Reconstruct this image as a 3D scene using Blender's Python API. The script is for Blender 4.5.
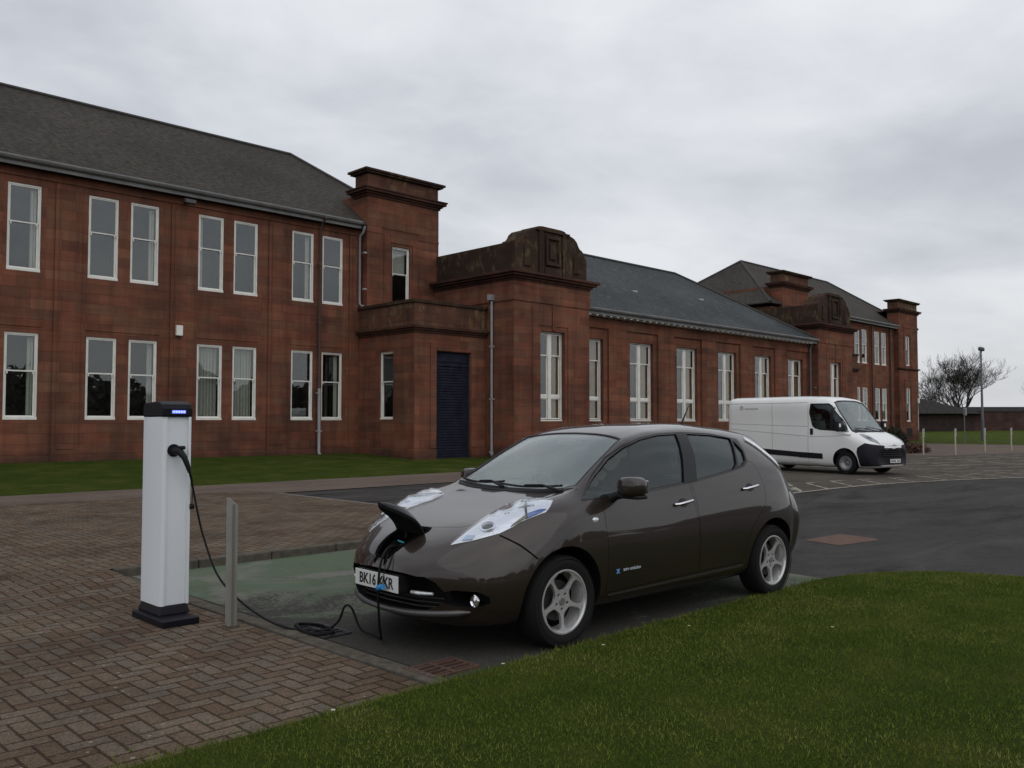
import bpy, bmesh, math, random
import numpy as np
from mathutils import Vector, Matrix
from mathutils.bvhtree import BVHTree
from mathutils.geometry import delaunay_2d_cdt
random.seed(7); RNG = np.random.default_rng(11)
R = math.radians; PI = math.pi
for o in list(bpy.data.objects): bpy.data.objects.remove(o)
SC = bpy.context.scene; COL = SC.collection
# World axes: X runs along the front of the building, -Y points out of its front wall.
# ------------------------------------------------------------------ camera
cd = bpy.data.cameras.new('camera'); cam = bpy.data.objects.new('camera', cd); COL.objects.link(cam)
cam.location = (0, -28, 1.563); cam.rotation_euler = (R(92.5), 0, R(-44.6))
cd.sensor_width = 36; cd.lens = 36 * 872 / 1024; cd.clip_start = .05; cd.clip_end = 3000
SC.camera = cam
# ------------------------------------------------------------------ world and sun
SUN_AZ = math.atan2(-.93, -.36); SUN_EL = R(48)
W = bpy.data.worlds.new('World'); SC.world = W; W.use_nodes = True
wn, wl = W.node_tree.nodes, W.node_tree.links
wn.clear()
def N(nt, t, **kw):
    n = nt.nodes.new(t)
    for k, v in kw.items():
        if k.startswith('i_'): n.inputs[k[2:].replace('_', ' ')].default_value = v
        else: setattr(n, k, v)
    return n
def L(nt, a, b): nt.links.new(a, b)
def math_n(nt, op, a, b=None, c=None, clamp=False):
    n = nt.nodes.new('ShaderNodeMath'); n.operation = op; n.use_clamp = clamp
    for i, v in enumerate((a, b, c)):
        if v is None: continue
        if isinstance(v, (int, float)): n.inputs[i].default_value = v
        else: nt.links.new(v, n.inputs[i])
    return n.outputs[0]
def ramp(nt, fac, stops, interp='LINEAR'):
    n = nt.nodes.new('ShaderNodeValToRGB'); cr = n.color_ramp; cr.interpolation = interp
    while len(cr.elements) > 1: cr.elements.remove(cr.elements[-1])
    for i, (p, c) in enumerate(stops):
        e = cr.elements[0] if i == 0 else cr.elements.new(p)
        e.position = p; e.color = (c[0], c[1], c[2], 1) if hasattr(c, '__len__') else (c, c, c, 1)
    nt.links.new(fac, n.inputs[0]); return n.outputs[0]
def mixc(nt, fac, a, b, mode='MIX'):
    n = nt.nodes.new('ShaderNodeMix'); n.data_type = 'RGBA'; n.blend_type = mode
    for sock, v in ((n.inputs[0], fac), (n.inputs[6], a), (n.inputs[7], b)):
        if isinstance(v, (int, float)): sock.default_value = v
        elif hasattr(v, '__len__'): sock.default_value = (v[0], v[1], v[2], 1)
        else: nt.links.new(v, sock)
    return n.outputs[2]
def build_world():
    nt = W.node_tree
    out = N(nt, 'ShaderNodeOutputWorld'); bg = N(nt, 'ShaderNodeBackground')
    sky = N(nt, 'ShaderNodeTexSky'); sky.sky_type = 'NISHITA'; sky.sun_disc = False
    sky.sun_elevation = SUN_EL; sky.sun_rotation = PI / 2 - SUN_AZ; sky.air_density = 1.2; sky.dust_density = 3
    tc = N(nt, 'ShaderNodeTexCoord'); sep = N(nt, 'ShaderNodeSeparateXYZ'); L(nt, tc.outputs['Generated'], sep.inputs[0])
    den = math_n(nt, 'ADD', math_n(nt, 'MAXIMUM', sep.outputs[2], 0.0), .16)
    cmb = N(nt, 'ShaderNodeCombineXYZ')
    L(nt, math_n(nt, 'DIVIDE', sep.outputs[0], den), cmb.inputs[0]); L(nt, math_n(nt, 'DIVIDE', sep.outputs[1], den), cmb.inputs[1])
    mp = N(nt, 'ShaderNodeMapping'); L(nt, cmb.outputs[0], mp.inputs[0])
    mp.inputs['Rotation'].default_value = (0, 0, R(20)); mp.inputs['Scale'].default_value = (.8, .95, 1); mp.inputs['Location'].default_value = (3.1, 1.7, 0)
    n1 = N(nt, 'ShaderNodeTexNoise', i_Scale=.85, i_Detail=7.0, i_Roughness=.52, i_Distortion=.25); L(nt, mp.outputs[0], n1.inputs['Vector'])
    n2 = N(nt, 'ShaderNodeTexNoise', i_Scale=2.6, i_Detail=6.0, i_Roughness=.55, i_Distortion=.4); L(nt, mp.outputs[0], n2.inputs['Vector'])
    s = math_n(nt, 'ADD', math_n(nt, 'MULTIPLY', n1.outputs[0], .76), math_n(nt, 'MULTIPLY', n2.outputs[0], .24))
    cl = ramp(nt, s, [(.36, (.44, .455, .51)), (.45, (.57, .585, .63)), (.51, (.675, .69, .725)), (.59, (.80, .81, .83))])
    hz = ramp(nt, sep.outputs[2], [(0.0, (.60, .64, .685)), (.5, (.0, .0, .0))])
    hf = ramp(nt, sep.outputs[2], [(0.0, .85), (.14, .42), (.40, .0)])
    cl = mixc(nt, hf, cl, (.66, .675, .70))
    # the cloud thins towards the sun, which stands high behind the photographer
    cloudy = mixc(nt, .012, cl, sky.outputs[0])
    L(nt, cloudy, bg.inputs[0]); bg.inputs[1].default_value = 1.0; L(nt, bg.outputs[0], out.inputs[0])
build_world()
sd = bpy.data.lights.new('sun', 'SUN'); sd.energy = .55; sd.angle = R(90); sd.color = (1, .965, .92)
sun = bpy.data.objects.new('sun', sd); COL.objects.link(sun)
sv = Vector((math.cos(SUN_AZ) * math.cos(SUN_EL), math.sin(SUN_AZ) * math.cos(SUN_EL), math.sin(SUN_EL)))
sun.rotation_euler = sv.to_track_quat('Z', 'Y').to_euler(); sun.location = (0, -40, 40)
vs = SC.view_settings; vs.view_transform = 'Standard'; vs.look = 'None'; vs.exposure = 0; vs.gamma = 1; vs.use_curve_mapping = False
SC.render.resolution_x = 1024; SC.render.resolution_y = 768

# ================================================================== helpers
class MB:
    def __init__(s): s.v = []; s.f = []
    def add(s, vs_, fs_):
        b = len(s.v); s.v += [tuple(v) for v in vs_]; s.f += [tuple(i + b for i in f) for f in fs_]
    def box(s, x0, x1, y0, y1, z0, z1):
        if x0 > x1: x0, x1 = x1, x0
        if y0 > y1: y0, y1 = y1, y0
        s.add([(x0,y0,z0),(x1,y0,z0),(x1,y1,z0),(x0,y1,z0),(x0,y0,z1),(x1,y0,z1),(x1,y1,z1),(x0,y1,z1)],
              [(0,3,2,1),(4,5,6,7),(0,1,5,4),(1,2,6,5),(2,3,7,6),(3,0,4,7)])
    def st(s, s0, s1, t0, t1, z0, z1):       # s along the building, t outward from its front
        s.box(s0, s1, -t0, -t1, z0, z1)
    def prism(s, poly, axis, c0, c1):        # poly in the two other axes
        n = len(poly); vv = []
        for c in (c0, c1):
            for (p, q) in poly:
                vv.append((c, p, q) if axis == 'x' else (p, c, q) if axis == 'y' else (p, q, c))
        fs = [tuple(range(n))[::-1], tuple(range(n, 2 * n))]
        for i in range(n):
            j = (i + 1) % n; fs.append((i, j, n + j, n + i))
        s.add(vv, fs)
    def tube(s, pts, rad, sides=8, caps=True):
        pts = [Vector(p) for p in pts]; n = len(pts)
        rads = rad if hasattr(rad, '__len__') else [rad] * n
        prev = None; rings = []; vv = []
        for i, p in enumerate(pts):
            d = (pts[min(i + 1, n - 1)] - pts[max(i - 1, 0)])
            if d.length < 1e-9: d = Vector((0, 0, 1))
            d.normalize()
            if prev is None:
                a = Vector((0, 0, 1)) if abs(d.z) < .9 else Vector((1, 0, 0)); u = d.cross(a).normalized()
            else:
                u = prev - d * prev.dot(d); u = u.normalized() if u.length > 1e-6 else d.orthogonal().normalized()
            prev = u; w = d.cross(u)
            for k in range(sides):
                an = 2 * PI * k / sides; vv.append(p + (u * math.cos(an) + w * math.sin(an)) * rads[i])
        fs = []
        for i in range(n - 1):
            for k in range(sides):
                a = i * sides + k; b = i * sides + (k + 1) % sides
                fs.append((a, b, b + sides, a + sides))
        if caps: fs.append(tuple(range(sides))[::-1]); fs.append(tuple(range((n - 1) * sides, n * sides)))
        s.add(vv, fs)
    def lathe(s, prof, seg=48, axis='y', c=(0, 0, 0), closed=False):   # prof: (radius, offset along axis)
        n = len(prof); vv = []
        for k in range(seg):
            an = 2 * PI * k / seg; ca, sa = math.cos(an), math.sin(an)
            for (r, h) in prof:
                p = (r * ca, h, r * sa) if axis == 'y' else (r * ca, r * sa, h) if axis == 'z' else (h, r * ca, r * sa)
                vv.append((p[0] + c[0], p[1] + c[1], p[2] + c[2]))
        fs = []
        for k in range(seg):
            k2 = (k + 1) % seg
            for i in range(n if closed else n - 1):
                j = (i + 1) % n; fs.append((k * n + i, k * n + j, k2 * n + j, k2 * n + i))
        s.add(vv, fs)
    def build(s, name, mat, parent=None, smooth=None, bevel=0, fix=True):
        me = bpy.data.meshes.new(name); me.from_pydata(s.v, [], s.f); me.validate()
        if fix:
            bm = bmesh.new(); bm.from_mesh(me); bmesh.ops.recalc_face_normals(bm, faces=bm.faces); bm.to_mesh(me); bm.free()
        return mkobj(name, me, mat, parent, smooth, bevel)
def mkobj(name, me, mat, parent=None, smooth=None, bevel=0):
    if mat is not None:
        me.materials.clear()
        for m_ in (mat if isinstance(mat, (list, tuple)) else [mat]): me.materials.append(m_)
    o = bpy.data.objects.new(name, me); COL.objects.link(o)
    if smooth is not None:
        me.polygons.foreach_set('use_smooth', [True] * len(me.polygons)); me.set_sharp_from_angle(angle=R(smooth))
    if bevel:
        b = o.modifiers.new('bevel', 'BEVEL'); b.width = bevel; b.segments = 2; b.limit_method = 'ANGLE'; b.angle_limit = R(40)
    if parent is not None: attach(o, parent)
    return o
def attach(o, parent):
    o.parent = parent
    if parent.get('_abs') or parent.type == 'MESH':
        p = Vector((0, 0, 0)); q = parent
        while q is not None:
            if q.get('_abs'): p = q.location.copy(); break
            q = q.parent
        if parent.get('_abs'): o.matrix_parent_inverse = Matrix.Translation(-p)
def tag(o, label, cat, group=None):
    o['label'] = label; o['category'] = cat
    if group: o['group'] = group
    return o
def thing(name, label, cat, loc=(0, 0, 0), rz=0, group=None, absolute=False):
    o = bpy.data.objects.new(name, None); COL.objects.link(o); o.location = loc; o.rotation_euler = (0, 0, rz)
    o.empty_display_size = .2
    if absolute: o['_abs'] = 1
    return tag(o, label, cat, group)
def struct(o): o['kind'] = 'structure'; return o
def copy_tree(o, parent=None):
    c = o.copy(); COL.objects.link(c)
    if parent is not None: c.parent = parent
    for ch in list(o.children): copy_tree(ch, c)
    return c

# ================================================================== materials
MATS = {}
def newmat(name):
    m = bpy.data.materials.new(name); m.use_nodes = True; nt = m.node_tree
    b = nt.nodes['Principled BSDF']; MATS[name] = m; return m, nt, b
def simple(name, col, rough=.6, metal=0., coat=0., noise=.0, nscale=8., bump=0., bscale=40., spec=.5, emit=None):
    m, nt, b = newmat(name)
    b.inputs['Base Color'].default_value = (*col, 1); b.inputs['Roughness'].default_value = rough
    b.inputs['Metallic'].default_value = metal; b.inputs['Coat Weight'].default_value = coat; b.inputs['Coat Roughness'].default_value = .04
    b.inputs['Specular IOR Level'].default_value = spec
    tc = N(nt, 'ShaderNodeTexCoord')
    if noise:
        n = N(nt, 'ShaderNodeTexNoise', i_Scale=nscale, i_Detail=6.0, i_Roughness=.6); L(nt, tc.outputs['Object'], n.inputs['Vector'])
        r = ramp(nt, n.outputs[0], [(.3, 1 - noise), (.7, 1 + noise * .5)])
        L(nt, mixc(nt, 1, col, r, 'MULTIPLY'), b.inputs['Base Color'])
        L(nt, ramp(nt, n.outputs[0], [(.3, min(1, rough * 1.2)), (.7, rough * .85)]), b.inputs['Roughness'])
    if bump:
        n2 = N(nt, 'ShaderNodeTexNoise', i_Scale=bscale, i_Detail=4.0); L(nt, tc.outputs['Object'], n2.inputs['Vector'])
        bp = N(nt, 'ShaderNodeBump', i_Strength=bump, i_Distance=.01); L(nt, n2.outputs[0], bp.inputs['Height']); L(nt, bp.outputs[0], b.inputs['Normal'])
    if emit:
        b.inputs['Emission Color'].default_value = (*emit[0], 1); b.inputs['Emission Strength'].default_value = emit[1]
    return m
def wall_uv(nt):
    g = N(nt, 'ShaderNodeNewGeometry'); sp = N(nt, 'ShaderNodeSeparateXYZ'); L(nt, g.outputs['Position'], sp.inputs[0])
    sn = N(nt, 'ShaderNodeSeparateXYZ'); L(nt, g.outputs['True Normal'], sn.inputs[0])
    f = math_n(nt, 'GREATER_THAN', math_n(nt, 'ABSOLUTE', sn.outputs[0]), .6)
    u = math_n(nt, 'ADD', math_n(nt, 'MULTIPLY', sp.outputs[0], math_n(nt, 'SUBTRACT', 1.0, f)), math_n(nt, 'MULTIPLY', sp.outputs[1], f))
    c = N(nt, 'ShaderNodeCombineXYZ'); L(nt, u, c.inputs[0]); L(nt, sp.outputs[2], c.inputs[1])
    return c.outputs[0], g.outputs['Position'], sp
def sandstone(name, c1, c2, dirt=0., mossy=0.):
    m, nt, b = newmat(name)
    uv, pos, sp = wall_uv(nt)
    br = N(nt, 'ShaderNodeTexBrick', offset=.5, squash=1.0)
    br.inputs['Scale'].default_value = 1; br.inputs['Brick Width'].default_value = .78; br.inputs['Row Height'].default_value = .305
    br.inputs['Mortar Size'].default_value = .006; br.inputs['Mortar Smooth'].default_value = .3; br.inputs['Bias'].default_value = 0
    br.inputs['Color1'].default_value = (*c1, 1); br.inputs['Color2'].default_value = (*c2, 1)
    br.inputs['Mortar'].default_value = (c1[0] * .62, c1[1] * .62, c1[2] * .65, 1)
    L(nt, uv, br.inputs['Vector'])
    vs2 = N(nt, 'ShaderNodeSeparateXYZ'); L(nt, uv, vs2.inputs[0])
    row = math_n(nt, 'FLOOR', math_n(nt, 'DIVIDE', vs2.outputs[1], .305)); odd = math_n(nt, 'MULTIPLY', math_n(nt, 'FRACT', math_n(nt, 'MULTIPLY', row, .5)), 1.0)
    colx = math_n(nt, 'FLOOR', math_n(nt, 'ADD', math_n(nt, 'DIVIDE', vs2.outputs[0], .78), odd))
    cid = N(nt, 'ShaderNodeCombineXYZ'); L(nt, colx, cid.inputs[0]); L(nt, row, cid.inputs[1]); wnb = N(nt, 'ShaderNodeTexWhiteNoise'); L(nt, cid.outputs[0], wnb.inputs[0])
    blockv = ramp(nt, wnb.outputs[0], [(0, (.80, .83, .86)), (.2, (.93, .94, .95)), (.6, (1.0, 1.0, 1.0)), (.85, (1.07, 1.10, 1.08)), (1, (1.14, 1.28, 1.22))])
    # banded streaks within the stone, along its bed
    mp = N(nt, 'ShaderNodeMapping'); mp.inputs['Scale'].default_value = (.35, 3.2, 1); L(nt, uv, mp.inputs[0])
    n0 = N(nt, 'ShaderNodeTexNoise', i_Scale=1.3, i_Detail=5.0, i_Roughness=.6); L(nt, mp.outputs[0], n0.inputs['Vector'])
    col = mixc(nt, 1, mixc(nt, 1, br.outputs[0], blockv, 'MULTIPLY'), ramp(nt, n0.outputs[0], [(.3, (.82, .80, .82)), (.52, 1.0), (.75, (1.12, 1.2, 1.14))]), 'MULTIPLY')
    n1 = N(nt, 'ShaderNodeTexNoise', i_Scale=.45, i_Detail=7.0, i_Roughness=.62); L(nt, pos, n1.inputs['Vector'])
    col = mixc(nt, 1, col, ramp(nt, n1.outputs[0], [(.3, (.6, .6, .62)), (.5, 1.0), (.68, (1.2, 1.16, 1.1))]), 'MULTIPLY')
    # rain-washed soot in vertical runs
    mp2 = N(nt, 'ShaderNodeMapping'); mp2.inputs['Scale'].default_value = (2.2, .22, 1); L(nt, uv, mp2.inputs[0])
    n2 = N(nt, 'ShaderNodeTexNoise', i_Scale=1.0, i_Detail=6.0, i_Roughness=.65); L(nt, mp2.outputs[0], n2.inputs['Vector'])
    dk = ramp(nt, n2.outputs[0], [(.42 - .2 * dirt, 0.0), (.7 - .25 * dirt, min(.8, .45 + dirt))])
    col = mixc(nt, dk, col, (.035, .024, .019))
    # damp, dirty foot of the wall
    n3 = N(nt, 'ShaderNodeTexNoise', i_Scale=1.6, i_Detail=5.0); L(nt, pos, n3.inputs['Vector'])
    foot = math_n(nt, 'SUBTRACT', math_n(nt, 'MULTIPLY_ADD', n3.outputs[0], .9, .35), math_n(nt, 'MULTIPLY', sp.outputs[2], 1.0))
    foot = math_n(nt, 'MULTIPLY', math_n(nt, 'MULTIPLY', foot, 2.0, clamp=True), .6)
    col = mixc(nt, foot, col, (.035, .026, .022))
    if mossy:
        mp4 = N(nt, 'ShaderNodeMapping'); mp4.inputs['Scale'].default_value = (2.0, .9, 1); L(nt, uv, mp4.inputs[0]); n4 = N(nt, 'ShaderNodeTexNoise', i_Scale=1.5, i_Detail=8.0, i_Roughness=.75); L(nt, mp4.outputs[0], n4.inputs['Vector'])
        n5 = N(nt, 'ShaderNodeTexNoise', i_Scale=.8, i_Detail=4.0); L(nt, pos, n5.inputs['Vector'])
        f = math_n(nt, 'MULTIPLY', ramp(nt, n4.outputs[0], [(.5, 0.0), (.62, 1.0)]), ramp(nt, n5.outputs[0], [(.47, 0.0), (.56, mossy)]))
        col = mixc(nt, f, col, (.26, .225, .12))
    L(nt, col, b.inputs['Base Color']); b.inputs['Roughness'].default_value = .93; b.inputs['Specular IOR Level'].default_value = .08
    n6 = N(nt, 'ShaderNodeTexNoise', i_Scale=30.0, i_Detail=4.0); L(nt, pos, n6.inputs['Vector'])
    h = math_n(nt, 'ADD', math_n(nt, 'MULTIPLY', n6.outputs[0], .25), math_n(nt, 'MULTIPLY', br.outputs['Fac'], -1.0))
    bp = N(nt, 'ShaderNodeBump', i_Strength=.5, i_Distance=.012); L(nt, h, bp.inputs['Height']); L(nt, bp.outputs[0], b.inputs['Normal'])
    return m
stone = sandstone('red_sandstone', (.200, .076, .049), (.150, .074, .050))
stone_d = sandstone('weathered_sandstone', (.070, .040, .027), (.055, .036, .027), dirt=.35, mossy=.35)
stone_m = sandstone('stained_sandstone', (.135, .062, .042), (.11, .060, .042), dirt=.12, mossy=.75)
stone_c = sandstone('cornice_sandstone', (.10, .044, .032), (.085, .041, .032), dirt=.3)

def slate(name, c, lich):
    m, nt, b = newmat(name)
    g = N(nt, 'ShaderNodeNewGeometry'); sp = N(nt, 'ShaderNodeSeparateXYZ'); L(nt, g.outputs['Position'], sp.inputs[0])
    sn = N(nt, 'ShaderNodeSeparateXYZ'); L(nt, g.outputs['True Normal'], sn.inputs[0])
    f = math_n(nt, 'GREATER_THAN', math_n(nt, 'ABSOLUTE', sn.outputs[0]), math_n(nt, 'ABSOLUTE', sn.outputs[1]))
    u = math_n(nt, 'ADD', math_n(nt, 'MULTIPLY', sp.outputs[0], math_n(nt, 'SUBTRACT', 1.0, f)), math_n(nt, 'MULTIPLY', sp.outputs[1], f))
    cb = N(nt, 'ShaderNodeCombineXYZ'); L(nt, u, cb.inputs[0]); L(nt, math_n(nt, 'MULTIPLY', sp.outputs[2], 1.75), cb.inputs[1])
    br = N(nt, 'ShaderNodeTexBrick', offset=.5); br.inputs['Scale'].default_value = 1; br.inputs['Brick Width'].default_value = .3
    br.inputs['Row Height'].default_value = .2; br.inputs['Mortar Size'].default_value = .008
    br.inputs['Color1'].default_value = (c[0] * 1.15, c[1] * 1.15, c[2] * 1.15, 1); br.inputs['Color2'].default_value = (c[0] * .78, c[1] * .78, c[2] * .8, 1)
    br.inputs['Mortar'].default_value = (c[0] * .5, c[1] * .5, c[2] * .5, 1); L(nt, cb.outputs[0], br.inputs['Vector'])
    mp = N(nt, 'ShaderNodeMapping'); mp.inputs['Scale'].default_value = (1, 2.4, 1); L(nt, cb.outputs[0], mp.inputs[0])
    n1 = N(nt, 'ShaderNodeTexNoise', i_Scale=4.5, i_Detail=8.0, i_Roughness=.8); L(nt, mp.outputs[0], n1.inputs['Vector'])
    col = mixc(nt, ramp(nt, n1.outputs[0], [(.44, 0.0), (.60, .95)]), br.outputs[0], lich)
    col = mixc(nt, ramp(nt, n1.outputs[0], [(.34, .8), (.44, 0.0)]), col, (c[0] * .35, c[1] * .35, c[2] * .35))
    n2 = N(nt, 'ShaderNodeTexNoise', i_Scale=.35, i_Detail=5.0); L(nt, g.outputs['Position'], n2.inputs['Vector'])
    col = mixc(nt, 1, col, ramp(nt, n2.outputs[0], [(.3, .78), (.7, 1.2)]), 'MULTIPLY')
    vn = N(nt, 'ShaderNodeTexWhiteNoise'); 
    sc_ = N(nt, 'ShaderNodeVectorMath', operation='FLOOR'); mp3 = N(nt, 'ShaderNodeMapping'); mp3.inputs['Scale'].default_value = (3.33, 5, 1); L(nt, cb.outputs[0], mp3.inputs[0]); L(nt, mp3.outputs[0], sc_.inputs[0]); L(nt, sc_.outputs[0], vn.inputs[0])
    col = mixc(nt, ramp(nt, vn.outputs[0], [(.94, 0.0), (.97, .5)]), col, (c[0] * 2.1, c[1] * 2.1, c[2] * 2.1))
    L(nt, col, b.inputs['Base Color']); b.inputs['Roughness'].default_value = .75; b.inputs['Specular IOR Level'].default_value = .12
    fr = math_n(nt, 'FRACT', math_n(nt, 'MULTIPLY', sp.outputs[2], 8.75))
    bp = N(nt, 'ShaderNodeBump', i_Strength=.6, i_Distance=.02); L(nt, math_n(nt, 'SUBTRACT', math_n(nt, 'MULTIPLY', n1.outputs[0], .6), fr), bp.inputs['Height']); L(nt, bp.outputs[0], b.inputs['Normal'])
    return m
slate_brown = slate('brown_grey_slate', (.029, .026, .024), (.072, .063, .050))
slate_blue = slate('blue_grey_slate', (.040, .045, .048), (.066, .076, .075))

white_paint = simple('white_window_paint', (.76, .75, .70), .45, noise=.12, nscale=3)
gutter_grey = simple('grey_gutter_paint', (.15, .15, .15), .5, noise=.25, nscale=2)
pipe_light = simple('light_grey_pipe', (.30, .305, .32), .4, noise=.15)
pipe_dark = simple('dark_pipe', (.07, .045, .04), .6)
fascia_dark = simple('dark_eave_timber', (.03, .022, .02), .8)
room_dark = simple('dark_room', (.03, .028, .026), .9)
curtain_m = simple('pale_curtain', (.55, .55, .52), .9, noise=.1)
tan_m = simple('tan_curtain', (.34, .22, .12), .9, noise=.15)
door_blue = simple('navy_shutter_paint', (.003, .005, .019), .85, noise=.3, nscale=3)
concrete = simple('concrete_kerb', (.105, .094, .076), .95, spec=.08, noise=.35, nscale=14, bump=.5, bscale=120)
def blind_mat():
    m, nt, b = newmat('vertical_blind')
    g = N(nt, 'ShaderNodeNewGeometry'); sp = N(nt, 'ShaderNodeSeparateXYZ'); L(nt, g.outputs['Position'], sp.inputs[0])
    fr = math_n(nt, 'FRACT', math_n(nt, 'MULTIPLY', sp.outputs[0], 9.0))
    L(nt, ramp(nt, fr, [(0, (.12, .12, .11)), (.25, (.5, .5, .47)), (.9, (.42, .42, .39)), (1, (.12, .12, .11))]), b.inputs['Base Color'])
    b.inputs['Roughness'].default_value = .9; return m
blind_m = blind_mat()
def glass_mat(name, ior=1.6, tint=(.8, .85, .85), rough=.0, wob=.0):
    m, nt, b = newmat(name); nt.nodes.remove(b)
    out = nt.nodes['Material Output']; tr = N(nt, 'ShaderNodeBsdfTransparent'); tr.inputs[0].default_value = (*tint, 1)
    gl = N(nt, 'ShaderNodeBsdfGlossy'); gl.inputs['Roughness'].default_value = rough; gl.inputs[0].default_value = (.95, .98, 1, 1)
    gg = N(nt, 'ShaderNodeNewGeometry'); fr = N(nt, 'ShaderNodeFresnel'); L(nt, math_n(nt, 'ADD', math_n(nt, 'MULTIPLY', gg.outputs['Backfacing'], 1 / ior - ior), ior), fr.inputs['IOR']); mx = N(nt, 'ShaderNodeMixShader')
    L(nt, fr.outputs[0], mx.inputs[0]); L(nt, tr.outputs[0], mx.inputs[1]); L(nt, gl.outputs[0], mx.inputs[2]); L(nt, mx.outputs[0], out.inputs[0])
    if wob:
        g = N(nt, 'ShaderNodeNewGeometry'); n = N(nt, 'ShaderNodeTexNoise', i_Scale=1.7, i_Detail=2.0); L(nt, g.outputs['Position'], n.inputs['Vector'])
        bp = N(nt, 'ShaderNodeBump', i_Strength=wob, i_Distance=.02); L(nt, n.outputs[0], bp.inputs['Height']); L(nt, bp.outputs[0], gl.inputs['Normal']); L(nt, bp.outputs[0], fr.inputs['Normal'])
    return m
win_glass = glass_mat('window_glass', 1.72, (.88, .90, .88), .0, .1)
car_glass = glass_mat('car_glass', 1.5, (.80, .86, .84))
lens_glass = glass_mat('lamp_lens', 1.5, (.97, .98, 1.0))

def asphalt(name, base, speck=.5, patch=.35):
    m, nt, b = newmat(name)
    g = N(nt, 'ShaderNodeNewGeometry')
    n1 = N(nt, 'ShaderNodeTexNoise', i_Scale=95.0, i_Detail=3.0, i_Roughness=.8); L(nt, g.outputs['Position'], n1.inputs['Vector'])
    n2 = N(nt, 'ShaderNodeTexNoise', i_Scale=.62, i_Detail=9.0, i_Roughness=.68, i_Distortion=1.1)
    mp = N(nt, 'ShaderNodeMapping'); mp.inputs['Scale'].default_value = (.45, 1.3, 1); mp.inputs['Rotation'].default_value = (0, 0, R(-25)); L(nt, g.outputs['Position'], mp.inputs[0]); L(nt, mp.outputs[0], n2.inputs['Vector'])
    n3 = N(nt, 'ShaderNodeTexNoise', i_Scale=6.0, i_Detail=6.0, i_Roughness=.7); L(nt, g.outputs['Position'], n3.inputs['Vector'])
    c = mixc(nt, 1, base, ramp(nt, n1.outputs[0], [(.3, 1 - speck), (.5, 1.0), (.72, 1 + speck * 1.4)]), 'MULTIPLY')
    c = mixc(nt, 1, c, ramp(nt, n2.outputs[0], [(.38, 1 - patch), (.47, .92), (.52, 1.05), (.66, 1 + patch * .8)]), 'MULTIPLY')
    c = mixc(nt, 1, c, ramp(nt, n3.outputs[0], [(.3, .85), (.7, 1.15)]), 'MULTIPLY')
    L(nt, c, b.inputs['Base Color']); L(nt, ramp(nt, n2.outputs[0], [(.3, .7), (.6, .95)]), b.inputs['Roughness']); b.inputs['Specular IOR Level'].default_value = .07
    bp = N(nt, 'ShaderNodeBump', i_Strength=.7, i_Distance=.006); L(nt, n1.outputs[0], bp.inputs['Height']); L(nt, bp.outputs[0], b.inputs['Normal'])
    return m
asph = asphalt('asphalt', (.050, .047, .045), .6, .55)
asph_old = asphalt('old_brown_asphalt', (.082, .071, .060), .5, .35)
asph_base = asphalt('ground_base', (.09, .085, .075))
path_m = asphalt('buff_path', (.135, .106, .088), .25, .18)

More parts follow.
